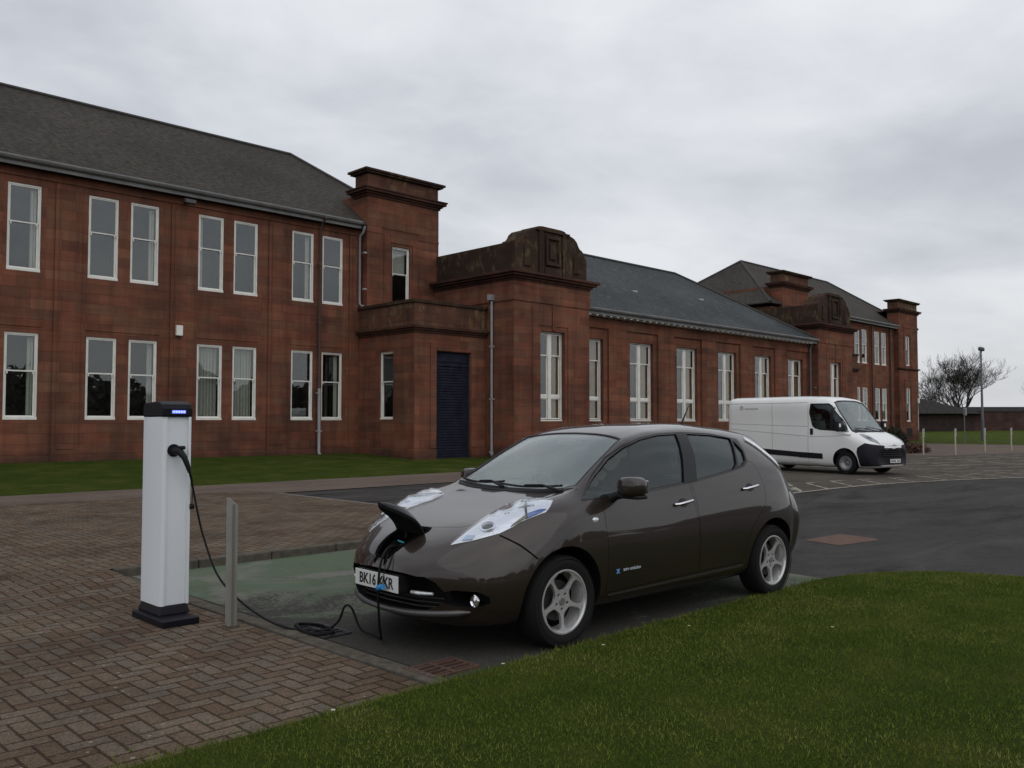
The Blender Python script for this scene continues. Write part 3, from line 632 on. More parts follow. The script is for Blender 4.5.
# ---------- two storey wing, left
def pair_holes(starts, wd=.9, off=1.27):
    h = []
    for s in starts:
        for o in (0, off): h += [(s + o, s + o + wd, 1.66, 4.17), (s + o, s + o + wd, 6.0, 8.54)]
    return h
LP = [2.34, 5.87, 9.37, 12.87, 16.4]
m = MB(); wall_t(m, 0, -8, 19.5, -.1, 9.02, pair_holes(LP), .12)
m.add([(-8, 0, -.1), (-8, 10, -.1), (-8, 10, 9.0), (-8, 0, 9.0)], [(0, 1, 2, 3)]); m.add([(-8, 10, -.1), (22.6, 10, -.1), (22.6, 10, 9.0), (-8, 10, 9.0)], [(0, 1, 2, 3)])
m.add([(22.6, 10, -.1), (22.6, .3, -.1), (22.6, .3, 9.0), (22.6, 10, 9.0)], [(0, 1, 2, 3)])
m.add([(-8, 0, 9.0), (-8, 10, 9.0), (-8, 5, 13.1)], [(0, 1, 2)])
m.build('wall', stone, BL)
pieces('pilaster', stone, BL, [[(a, b, -.02, .055, -.1, 8.72), (a + .12, b - .12, .05, .075, .75, 8.6), (a - .04, b + .04, -.02, .09, -.1, .62)] for (a, b) in ((1.3, 2.1), (4.83, 5.63), (8.42, 9.18), (11.93, 12.72), (15.45, 16.2), (18.85, 19.38))])
m = MB(); m.st(-8, 19.4, -.02, .07, -.1, .55); m.build('plinth', stone, BL, bevel=.01)
m = MB(); m.st(-8, 19.4, -.02, .05, 8.74, 8.99); m.build('eaves_course', stone, BL, bevel=.01)
# stone infill lines between the storeys
pieces('lintel_band', stone, BL, [[(s - .06, s + 2.23, -.02, .022, 4.36, 4.62)] for s in LP], .004)
cov = {(5.87, 1): ('curtain_r', 'curtain_r'), (9.37, 0): (None, None), (9.37, 1): ('curtain_r', 'curtain_r'), (12.87, 0): ('blind', 'curtain_l'), (12.87, 1): ('blind', None), (16.4, 0): (None, 'curtain_r'), (16.4, 1): ('curtain_r', None)}
for s in LP:
    for i in (0, 1):
        g, u = cov.get((s, i), (None, None)); a = s + i * 1.27
        make_window('sash', a, a + .9, 1.66, 4.17, -.05, None, g); make_window('sash', a, a + .9, 6.0, 8.54, -.05, None, u)
# ---------- roof maker
def hip_roof(name, mat, sa, sb, ra, rb, te, tr, tb, ze, zr, gable_a=False):
    """eaves at te (front) and tb (back), ridge at tr from ra to rb"""
    n = 24; m = MB()
    A, B, C_, D = (sa, -te, ze), (sb, -te, ze), (sb, -tb, ze), (sa, -tb, ze); E, F = (ra, -tr, zr), (rb, -tr, zr)
    def quad(p, q, r, s_):
        m.add([p, q, r, s_], [(0, 1, 2, 3)])
    quad(A, B, F, E); quad(C_, D, E, F)
    m.add([B, C_, F], [(0, 1, 2)])
    if not gable_a: m.add([D, A, E], [(0, 1, 2)])
    # a thickness: soffit
    zz = .07
    for (p, q) in ((A, B), (B, C_), (C_, D), (D, A)):
        m.add([p, q, (q[0], q[1], q[2] - zz), (p[0], p[1], p[2] - zz)], [(0, 1, 2, 3)])
    m.add([(p[0], p[1], p[2] - zz) for p in (A, B, C_, D)], [(0, 1, 2, 3)])
    o = m.build(name, mat, BL)
    rm = MB(); hip = [(E, F), (B, F), (C_, F)] + ([] if gable_a else [(A, E), (D, E)])
    for p, q in hip: rm.tube([Vector(p) + Vector((0, 0, .02)), Vector(q) + Vector((0, 0, .02))], .075, 6)
    rm.build('ridge', simple('ridge_tile_' + name + str(int(abs(sa))), (.04, .038, .037), .7, noise=.3), o)
    return o
def gutter(roof, sa, sb, te, ze, brackets=None):
    m = MB(); yf = -te - .02
    prof = [(yf, ze + .02), (yf - .12, ze + .02), (yf - .13, ze - .03), (yf - .10, ze - .09), (yf - .05, ze - .12), (yf, ze - .12)]
    m.prism([(p, q) for p, q in prof], 'x', sa, sb)
    m.build('gutter', gutter_grey, roof, bevel=.004)
    m = MB(); m.box(sa, sb, -te + .0, -te + .035, ze - .24, ze - .075); m.build('fascia', gutter_grey, roof)
r = hip_roof('roof', slate_brown, -8.4, 22.9, -8.4, 19.2, .38, -5, -10.38, 9.2, 13.02, True)
gutter(r, -8.4, 19.12, .38, 9.2)
m = MB(); m.box(-8.3, 19.35, -.36, .1, 9.0, 9.06); m.build('soffit', fascia_dark, r)
# ---------- towers
def tower(s0, s1, z_base=-.1, t0=-.45, t1=.4, z1=11.38, win=True, wl=None, wz=None, string=None):
    h = []
    if win:
        a = wl; h = [(a, a + .87, z[0], z[1]) for z in wz]
    m = MB(); wall_t(m, t1, s0, s1, z_base, 10.42, h, .14)
    # body behind, butted to the front face
    m.add([(s0, -t1, z_base), (s0, 4, z_base), (s0, 4, 10.42), (s0, -t1, 10.42)], [(0, 1, 2, 3)]); m.add([(s1, -t1, z_base), (s1, 4, z_base), (s1, 4, 10.42), (s1, -t1, 10.42)], [(0, 1, 2, 3)])
    m.add([(s0, 4, z_base), (s1, 4, z_base), (s1, 4, 10.42), (s0, 4, 10.42)], [(0, 1, 2, 3)]); m.add([(s0, -t1, 10.42), (s1, -t1, 10.42), (s1, 4, 10.42), (s0, 4, 10.42)], [(0, 1, 2, 3)])
    T = m.build('tower', stone, BL)
    m = MB()
    for (dz, hh, ov) in ((0, .09, .06), (.09, .08, .13), (.17, .1, .24), (.27, .06, .28)): m.st(s0 - ov, s1 + ov, t0 - ov, t1 + ov, 10.3 + dz, 10.3 + dz + hh)
    m.build('cornice', stone_c, T, bevel=.012)
    m = MB(); m.st(s0 + .03, s1 - .03, t0, t1 - .03, 10.63, 11.2); m.build('parapet', stone_m, T, bevel=.01)
    pieces('parapet_pier', stone_m, T, [[(a, b, t0 - .01, t1 - .01, 10.632, 11.19)] for (a, b) in ((s0 + .02, s0 + .55), (s1 - .55, s1 - .02))], .01)
    m = MB(); m.st(s0 - .14, s1 + .14, t0 - .14, t1 + .13, 11.2, 11.27); m.st(s0 - .22, s1 + .22, t0 - .22, t1 + .2, 11.27, 11.36); m.build('coping', stone_d, T, bevel=.012)
    if win:
        for (z0, z2) in wz:
            make_window('sash', wl, wl + .87, z0, z2, t1 - .09, None, 'halfblind')
            m = MB(); fr = lambda M, u0, u1, c0, c1, d0, d1: M.box(u0, u1, -t1 + d0, -t1 + d1, c0, c1)
            lo = max(z0 - .1, z_base)
            m.box(wl - .42, wl - .12, -t1 - .035, -t1 + .02, lo, z2 + .62); m.box(wl + .99, wl + 1.29, -t1 - .035, -t1 + .02, lo, z2 + .62)
            m.box(wl - .12, wl + .99, -t1 - .035, -t1 + .02, z2 + .12, z2 + .62); m.box(wl - .46, wl + 1.33, -t1 - .06, -t1 - .03, z2 + .62, z2 + .70)
            m.build('window_surround', stone, T, bevel=.01)
    m = MB(); m.st(s0 - .012, s1 + .012, t1 - .1, t1 + .018, 8.9, 8.98); m.build('string_course', stone, T, bevel=.008)
    if string:
        for z in string:
            m = MB(); m.st(s0 - .03, s1 + .03, t1 - .1, t1 + .03, z, z + .1); m.st(s0 - .14, s1 + .14, t1 - .1, t1 + .14, z + .1, z + .2); m.build('string_course', stone_c, T, bevel=.008)
    return T
tower(19.4, 22.95, wl=20.6, wz=[(6.1, 8.5)])
tower(51.75, 55.3, wl=52.9, wz=[(6.1, 8.5)])
T3 = tower(70.35, 74.25, wl=71.75, wz=[(1.6, 4.3), (6.1, 8.5)], string=[5.7])
# ---------- porches (single storey, between tower and pavilion)
def porch(s0, s1, mirror=False):
    hs = [(1.4, 2.25, 1.66, 4.17)]; S = s1 if mirror else s0
    m = MB()
    wall_s(m, s0, 0, 3.5, -.1, 5.85, [] if mirror else hs, .14)
    wall_s(m, s1, 0, 3.5, -.1, 5.85, hs if mirror else [], .14, 1)
    d0, d1 = (s0 + 1.02, s0 + 2.68) if not mirror else (s1 - 2.68, s1 - 1.02)
    wall_t(m, 3.5, s0, s1, -.1, 5.85, [(d0, d1, .12, 4.15)], .22)
    m.add([(s0, -3.5, 5.8), (s1, -3.5, 5.8), (s1, -.2, 5.8), (s0, -.2, 5.8)], [(0, 1, 2, 3)])
    P_ = m.build('porch', stone, BL)
    m = MB()
    for (dz, hh, ov) in ((0, .08, .05), (.08, .08, .11), (.16, .1, .19)): m.st(s0 - (0 if mirror else ov), s1 + (ov if mirror else 0), .0, 3.5 + ov, 4.78 + dz, 4.78 + dz + hh)
    m.build('cornice', stone_c, P_, bevel=.01)
    m = MB(); ov = .035; m.st(s0 - (0 if mirror else ov), s1 + (ov if mirror else 0), .05, 3.5 + ov, 5.045, 5.84); m.build('parapet', stone_m, P_, bevel=.01)
    m = MB(); ov = .1; m.st(s0 - (0 if mirror else ov), s1 + (ov if mirror else 0), .0, 3.5 + ov, 5.85, 5.97); m.build('coping', stone_d, P_, bevel=.012)
    m = MB(); ov = .05; m.st(s0 - (0 if mirror else ov), s1 + (ov if mirror else 0), .05, 3.5 + ov, -.1, .6)
    # plinth is interrupted by the doorway
    m = MB(); m.st(s0 - .05, d0 - .01, .05, 3.55, -.1, .58); m.st(d1 + .01, s1, 3.3, 3.55, -.1, .58); m.build('plinth', stone, P_, bevel=.01)
    m = MB()
    for x0, x1 in ((d0 - .3, d0 - .02), (d1 + .02, d1 + .3)): m.box(x0, x1, -3.54, -3.48, .6, 4.45)
    m.box(d0 - .02, d1 + .02, -3.54, -3.48, 4.17, 4.45); m.build('door_surround', stone, P_, bevel=.01)
    D = MB(); D.box(d0, d1, -3.36, -3.3, .12, 4.15)
    z = .2
    while z < 3.55: D.box(d0 + .04, d1 - .04, -3.395, -3.355, z, z + .075); z += .10
    D.box(d0 + .03, d1 - .03, -3.41, -3.35, 3.62, 3.70); D.box(d0 + .03, d1 - .03, -3.39, -3.35, 3.78, 4.10)
    D.box(d0, d0 + .06, -3.42, -3.35, .12, 4.15); D.box(d1 - .06, d1, -3.42, -3.35, .12, 4.15)
    D.build('shutter_door', door_blue, P_, bevel=.006)
    if not mirror: make_window('sash', 1.4, 2.25, 1.66, 4.17, 0, side=S + .09, cover='curtain_r')
    return P_
porch(19.28, 22.78); porch(52.1, 55.6, True)
# ---------- pavilions with stepped attic
def pavilion(s0, s1, t1, tb, mirror=False, wz=(1.6, 5.08)):
    c = (s0 + s1) / 2; a, b = c - .72, c + .68
    m = MB(); wall_t(m, t1, s0, s1, -.1, 7.0, [(a, b, wz[0], wz[1])], .28)
    wall_s(m, s0, tb, t1, -.1, 7.0); wall_s(m, s1, tb, t1, -.1, 7.0)
    m.add([(s0, -t1, 7.0), (s1, -t1, 7.0), (s1, -tb, 7.0), (s0, -tb, 7.0)], [(0, 1, 2, 3)])
    P_ = m.build('pavilion', stone, BL)
    m = MB()
    for (dz, hh, ov) in ((0, .08, .05), (.08, .09, .12), (.17, .09, .24), (.26, .1, .33)): m.st(s0 - ov, s1 + ov, tb, t1 + ov, 6.88 + dz, 6.88 + dz + hh)
    m.build('cornice', stone_c, P_, bevel=.014)
    m = MB(); m.st(s0 - .035, s1 + .035, tb, t1 + .035, 6.14, 6.87); m.build('frieze', stone, P_, bevel=.006)
    # attic: a stepped and scrolled front block
    x0, x1 = s0 + .1, s1 - .1; w = x1 - x0
    half = [(0, 7.26), (0, 8.05), (.06, 8.22), (.16, 8.30), (.24, 8.48), (.42, 8.56), (.5, 8.66), (.58, 8.80), (.74, 8.93), (.95, 9.0), (1.12, 8.99), (1.2, 9.04), (1.3, 9.13), (1.5, 9.16)]
    prof = [(x0 + p, z) for p, z in half] + [(x1 - p, z) for p, z in half[::-1]]
    m = MB(); m.prism(prof, 'y', -t1 + .04, -t1 + 1.0)
    A_ = m.build('attic', stone_d, P_, bevel=.02)
    m = MB()
    for u in (c - .78, c - .66, c + .56, c + .68): m.box(u - .01, u + .09, -t1 - .05, -t1 + .05, 7.3, 8.95)
    m.box(c - .95, c + .95, -t1 - .06, -t1 + .05, 8.95, 9.04); m.box(c - .5, c + .5, -t1 - .03, -t1 + .05, 7.3, 7.55)
    frx = lambda M, u0, u1, z0, z1, d0, d1: M.box(u0, u1, d0, d1, z0, z1)
    frame_box(m, frx, c - .42, c + .42, 7.65, 8.8, .12, -t1 - .06, -t1 + .05); m.box(c - .18, c + .18, -t1 - .02, -t1 + .05, 7.9, 8.55)
    for sx in (-1, 1): m.box(c + sx * 1.42 - .18, c + sx * 1.42 + .18, -t1 - .02, -t1 + .05, 7.5, 8.3)
    m.build('carved_panel', stone_d, A_, bevel=.02)
    pieces('side_parapet', stone_d, A_, [[(x0 - .03, x0 + .42, tb, t1 - .02, 7.262, 8.37)], [(x1 - .42, x1 + .03, tb, t1 - .97, 7.262, 8.2)]], .015)
    # window surround: moulded frame, keystone and side panels
    m = MB(); y0, y1 = -t1 - .03, -t1 + .03
    m.box(a - .46, a - .16, y0, y1, 1.0, 6.0); m.box(b + .16, b + .46, y0, y1, 1.0, 6.0); m.box(a - .16, c - .1, y0, y1, 5.28, 6.0); m.box(c + .1, b + .16, y0, y1, 5.28, 6.0)
    m.box(c - .085, c + .085, y0 - .03, y1, 5.12, 6.12)
    m.build('window_surround', stone, P_, bevel=.01)
    m = MB(); m.st(s0 - .05, s1 + .05, tb, t1 + .05, -.1, .7); m.build('plinth', stone, P_, bevel=.01)
    make_window('tall', a, b, wz[0], wz[1], t1 - .2, None, 'tan')
    return P_
pavilion(22.78, 27.1, 5.0, -.4); pavilion(47.45, 51.9, 4.85, -.4, True)
# ---------- single storey hall
HC = [27.98 + 3.565 * k for k in range(6)]; hw = .86
m = MB(); wall_t(m, 4.3, 27.1, 47.45, -.1, 6.0, [(c - hw, c + hw, 1.6, 5.1) for c in HC], .24)
m.add([(27.1, -4.3, 6.0), (47.4, -4.3, 6.0), (47.4, 5.3, 6.0), (27.1, 5.3, 6.0)], [(0, 1, 2, 3)]); m.add([(24.2, 5.3, -.1), (50.8, 5.3, -.1), (50.8, 5.3, 6.1), (24.2, 5.3, 6.1)], [(0, 1, 2, 3)])
m.build('wall', stone, BL)
pieces('pilaster', stone, BL, [[(c + hw + .28, c + hw + 1.53, 4.28, 4.39, -.1, 5.55)] for c in HC[:-1]], .01)
m = MB(); m.box(27.12, 47.43, -4.39, -4.28, 5.55, 5.99); m.build('frieze', stone, BL, bevel=.01)
m = MB(); m.box(27.12, 47.43, -4.42, -4.28, -.1, .6); m.build('plinth', stone, BL, bevel=.01)
for c in HC: make_window('tall', c - hw, c + hw, 1.6, 5.1, 4.06 + .06, None, 'tan')
r = hip_roof('roof', slate_blue, 26.5, 47.6, 32.2, 41.5, 4.82, -.8, -6.4, 6.28, 10.05)
gutter(r, 27.12, 47.4, 4.82, 6.28)
m = MB(); m.box(27.35, 27.47, -4.80, -4.29, 6.0, 6.15); eb = m.build('eave_bracket', white_paint, r)
for k in range(1, 43):
    q = eb.copy(); COL.objects.link(q); q.parent = r; q.location.x += .46 * k
m = MB(); m.box(27.12, 47.42, -4.80, -4.25, 6.16, 6.2); m.build('soffit', fascia_dark, r)
# pale slipped slates
m = MB()
for (s, t) in ((33.2, 2.6), (39.5, 2.2)):
    z = 6.28 + (4.82 - t) / 5.62 * 3.77 + .03; m.box(s, s + .32, -t, -t + .14, z - .02, z + .06)
m.build('slipped_slates', simple('pale_slate', (.4, .42, .43), .6, noise=.4), r)
# ---------- two storey wing, right
RP = [56.1, 59.64, 63.17, 66.7]
m = MB(); wall_t(m, 0, 50.8, 70.4, -.1, 9.02, pair_holes(RP), .12)
for q in ([(50.8, 0, -.1), (50.8, 10, -.1), (50.8, 10, 9.0), (50.8, 0, 9.0)], [(50.8, 10, -.1), (74.2, 10, -.1), (74.2, 10, 9.0), (50.8, 10, 9.0)], [(74.2, 10, -.1), (74.2, 0, -.1), (74.2, 0, 9.0), (74.2, 10, 9.0)]): m.add(q, [(0, 1, 2, 3)])
m.build('wall', stone, BL)
pieces('pilaster', stone, BL, [[(a, b, -.02, .055, -.1, 8.72), (a + .12, b - .12, .05, .075, .75, 8.6)] for (a, b) in ((55.3, 55.9), (58.7, 59.45), (62.25, 63.0), (65.75, 66.5), (69.4, 70.2))])
m = MB(); m.st(50.8, 70.35, -.02, .07, -.1, .55); m.build('plinth', stone, BL)
m = MB(); m.st(50.8, 70.35, -.02, .05, 8.74, 8.99); m.build('eaves_course', stone, BL)
for s in RP:
    for i in (0, 1):
        a = s + i * 1.27
        make_window('sash', a, a + .9, 1.66, 4.17, -.05, None, 'curtain_r' if i else None); make_window('sash', a, a + .9, 6.0, 8.54, -.05, None, 'curtain_l' if i == 0 else None)
r = hip_roof('roof', slate_brown, 50.25, 74.5, 55.8, 69.4, .38, -5, -10.38, 9.2, 13.2)
gutter(r, 55.4, 70.3, .38, 9.2)
m = MB(); m.st(70.35, 74.25, -2.6, -.47, 9.0, 10.5); m.st(70.2, 74.4, -2.7, -2.2, 10.5, 10.65); m.build('rear_parapet', stone_c, BL, bevel=.01)
# basement grille in the far tower foot
m = MB(); m.st(71.6, 72.7, .38, .43, .35, 1.1)
for k in range(5): m.st(71.7 + k * .22, 71.74 + k * .22, .42, .47, .4, 1.05)
m.build('basement_grille', fascia_dark, BL)
# ---------- rainwater pipes
def pipe(name, pts, rad, mat, brk=()):
    m = MB(); m.tube(pts, rad, 10)
    for z in brk: m.box(pts[0][0] - rad * 1.5, pts[0][0] + rad * 1.5, pts[0][1] - rad, pts[0][1] + rad * 1.3, z, z + .06)
    return m.build(name, mat, BL, smooth=50)
pipe('downpipe', [(17.49, -.13, 2.75), (17.49, -.13, 8.75), (17.49, -.3, 8.95), (17.49, -.52, 9.1)], .045, pipe_dark, (3.2, 5.2, 7.4))
pipe('downpipe', [(17.49, -.15, 2.8), (17.49, -.15, .45), (17.53, -.22, .3), (17.62, -.34, .24)], .062, pipe_light, (1.2, 2.6))
pipe('downpipe', [(19.22, -.5, 9.05), (19.22, -.4, 8.85), (19.22, -.17, 8.7), (19.22, -.17, 6.12), (19.28, -.17, 6.03), (19.75, -.25, 6.02)], .045, pipe_light, (6.6, 8.0))
m = MB(); m.tube([(22.70, -3.88, .35), (22.70, -3.88, 6.2)], .05, 10); m.box(22.56, 22.77, -3.99, -3.77, 6.2, 6.42)
for z in (.4, 2.4, 4.4): m.box(22.63, 22.79, -3.95, -3.81, z, z + .07)
m.tube([(22.70, -3.88, .42), (22.62, -3.98, .3)], .06, 10)
m.build('downpipe', pipe_light, BL, smooth=50)
pipe('downpipe', [(47.2, -4.75, 6.2), (47.2, -4.6, 5.95), (47.2, -4.5, 5.8), (47.2, -4.5, .2)], .05, gutter_grey, (1.5, 3.5))
pipe('downpipe', [(68.95 + .45, -.14, .1), (69.4, -.14, 9.0)], .05, pipe_dark)
pipe('downpipe', [(65.95, -.14, .1), (65.95, -.14, 9.0)], .05, pipe_dark)
# ---------- small fittings on the wall
fl = thing('floodlight', 'dark floodlight mounted under the left gutter', 'light', (12.35, -.35, 8.78))
m = MB(); m.box(-.2, .2, -.16, .0, -.06, .08); m.build('lamp_body', fascia_dark, fl, bevel=.02)
m = MB(); m.box(-.17, .17, -.175, -.16, -.05, .06); m.build('lamp_glass', simple('lamp_glass_grey', (.05, .05, .05), .3), fl)
m = MB(); m.box(-.03, .03, -.02, .36, -.02, .02); m.build('bracket', fascia_dark, fl)
ab = thing('alarm_box', 'small white alarm box on the wall between two pilaster joints', 'alarm box', (12.2, -.06, 4.52))
m = MB(); m.box(-.11, .11, -.13, -.02, -.14, .2); m.build('case', white_paint, ab, bevel=.02)
m = MB(); m.lathe([(.0, -.03), (.05, -.02), (.055, .01), (.04, .03)], 16, 'z', (0, -.075, -.16)); m.build('lens', fascia_dark, ab, smooth=40)
mb_ = thing('meter_box', 'small white box on the outer corner of the far tower', 'box', (74.05, -.40, 3.3))
m = MB(); m.box(-.12, .12, -.12, -.005, -.2, .2); m.build('case', white_paint, mb_, bevel=.02); m = MB(); m.box(-.02, .02, -.03, -.01, -2.4, -.2); m.build('conduit', white_paint, mb_)
# ================================================================== vehicle tools
def pchip(xs, ys, q):
    xs = np.array(xs, float); ys = np.array(ys, float); h = np.diff(xs); d = np.diff(ys) / h; n = len(xs); m = np.zeros(n)
    for i in range(1, n - 1):
        if d[i - 1] * d[i] > 0:
            w1 = 2 * h[i] + h[i - 1]; w2 = h[i] + 2 * h[i - 1]; m[i] = (w1 + w2) / (w1 / d[i - 1] + w2 / d[i])
    m[0] = d[0]; m[-1] = d[-1]
    i = np.clip(np.searchsorted(xs, q) - 1, 0, n - 2); t = (q - xs[i]) / h[i]
    return ys[i] * (1 + 2 * t) * (1 - t) ** 2 + h[i] * m[i] * t * (1 - t) ** 2 + ys[i + 1] * t * t * (3 - 2 * t) + h[i] * m[i + 1] * t * t * (t - 1)
def catmull(P, per):
    P = np.array(P, float); out = []; n = len(P)
    for i in range(n - 1):
        p0 = P[i - 1] if i > 0 else P[i] * 2 - P[i + 1]; p1, p2 = P[i], P[i + 1]; p3 = P[i + 2] if i + 2 < n else P[i + 1] * 2 - P[i]
        if i == 0: p0 = p1 * 1.0; p0[0] = -p2[0]; p0[1] = p2[1]
        if i + 2 >= n: p3 = p2 * 1.0; p3[0] = -p1[0]; p3[1] = p1[1]
        e = .5; t0 = 0; t1 = t0 + max(1e-4, np.linalg.norm(p1 - p0)) ** e; t2 = t1 + max(1e-4, np.linalg.norm(p2 - p1)) ** e; t3 = t2 + max(1e-4, np.linalg.norm(p3 - p2)) ** e
        for k in range(per):
            t = t1 + (t2 - t1) * k / per
            A1 = (t1 - t) / (t1 - t0) * p0 + (t - t0) / (t1 - t0) * p1; A2 = (t2 - t) / (t2 - t1) * p1 + (t - t1) / (t2 - t1) * p2; A3 = (t3 - t) / (t3 - t2) * p2 + (t - t2) / (t3 - t2) * p3
            B1 = (t2 - t) / (t2 - t0) * A1 + (t - t0) / (t2 - t0) * A2; B2 = (t3 - t) / (t3 - t1) * A2 + (t - t1) / (t3 - t1) * A3
            out.append((t2 - t) / (t2 - t1) * B1 + (t - t1) / (t2 - t1) * B2)
    out.append(P[-1]); return np.array(out)
def loft(stations, bend, samples, per=6, off=0., zmin=None, arange=None):
    """stations: list of (a, [(y,z)...]) with a descending nose -> tail; returns bmesh-ready verts, faces"""
    st = sorted(stations, key=lambda q: q[0]); A = [s[0] for s in st]; K = len(st[0][1])
    Y = [[s[1][k][0] for s in st] for k in range(K)]; Z = [[s[1][k][1] for s in st] for k in range(K)]
    qs = np.array(samples, float); ys = np.array([pchip(A, Y[k], qs) for k in range(K)]).T; zs = np.array([pchip(A, Z[k], qs) for k in range(K)]).T
    V = []; F = []; nl = None
    for i, a in enumerate(qs):
        P = np.stack([ys[i], zs[i]], 1)
        if off:
            P = P.copy(); P[:, 0] = np.maximum(P[:, 0] - off, 0) * (P[:, 0] > 0); P[-3:, 1] -= off; P[-4:-3, 1] -= off * .5
            if zmin: P[:, 1] = np.maximum(P[:, 1], zmin)
        C = catmull(P, per); C[0, 0] = 0; C[-1, 0] = 0
        if zmin: C[:, 1] = np.maximum(C[:, 1], zmin)
        C[:, 0] = np.maximum(C[:, 0], 0)
        n = len(C); right = [(a - bend(a, y), y, z) for y, z in C]; left = [(a - bend(a, y), -y, z) for y, z in C[1:-1][::-1]]
        V += right + left; nl = n + len(left)
    for i in range(len(qs) - 1):
        for k in range(nl):
            k2 = (k + 1) % nl; F.append((i * nl + k, i * nl + k2, (i + 1) * nl + k2, (i + 1) * nl + k))
    n = len(catmull(np.stack([ys[0], zs[0]], 1), per))
    for base in (0, (len(qs) - 1) * nl):
        F.append((base, base + 1, base + nl - 1))
        for k in range(1, n - 2): F.append((base + k, base + k + 1, base + nl - k - 1, base + nl - k))
        F.append((base + n - 2, base + n - 1, base + n))
    return V, F
def tmp(name, V, F, mats=()):
    me = bpy.data.meshes.new(name); me.from_pydata([tuple(map(float, v)) for v in V], [], F); me.validate()
    bm = bmesh.new(); bm.from_mesh(me); bmesh.ops.remove_doubles(bm, verts=bm.verts, dist=1e-5); bmesh.ops.recalc_face_normals(bm, faces=bm.faces); bm.to_mesh(me); bm.free()
    for m_ in mats: me.materials.append(m_)
    o = bpy.data.objects.new(name, me); COL.objects.link(o); return o
def prism_obj(poly, axis, c0, c1, mat):
    m = MB(); m.prism(poly, axis, c0, c1); return tmp('cutter', m.v, m.f, [mat])
def boolean(o, cutters, op='DIFFERENCE'):
    """apply booleans and return a new mesh (cutters are kept)"""
    mods = []
    for c in cutters:
        b = o.modifiers.new('b', 'BOOLEAN'); b.operation = op; b.object = c; b.solver = 'EXACT'
        try: b.material_mode = 'TRANSFER'
        except Exception: pass
        mods.append(b)
    dg = bpy.context.evaluated_depsgraph_get(); dg.update()
    me = bpy.data.meshes.new_from_object(o.evaluated_get(dg))
    for b in mods: o.modifiers.remove(b)
    return me
def kill(*obs):
    for o in obs:
        me = o.data; bpy.data.objects.remove(o)
        if me and me.users == 0: bpy.data.meshes.remove(me)
def finish(name, me, parent, angle=32, flat=False):
    o = bpy.data.objects.new(name, me); COL.objects.link(o); o.parent = parent
    me.polygons.foreach_set('use_smooth', [not flat] * len(me.polygons))
    if not flat: me.set_sharp_from_angle(angle=R(angle))
    return o
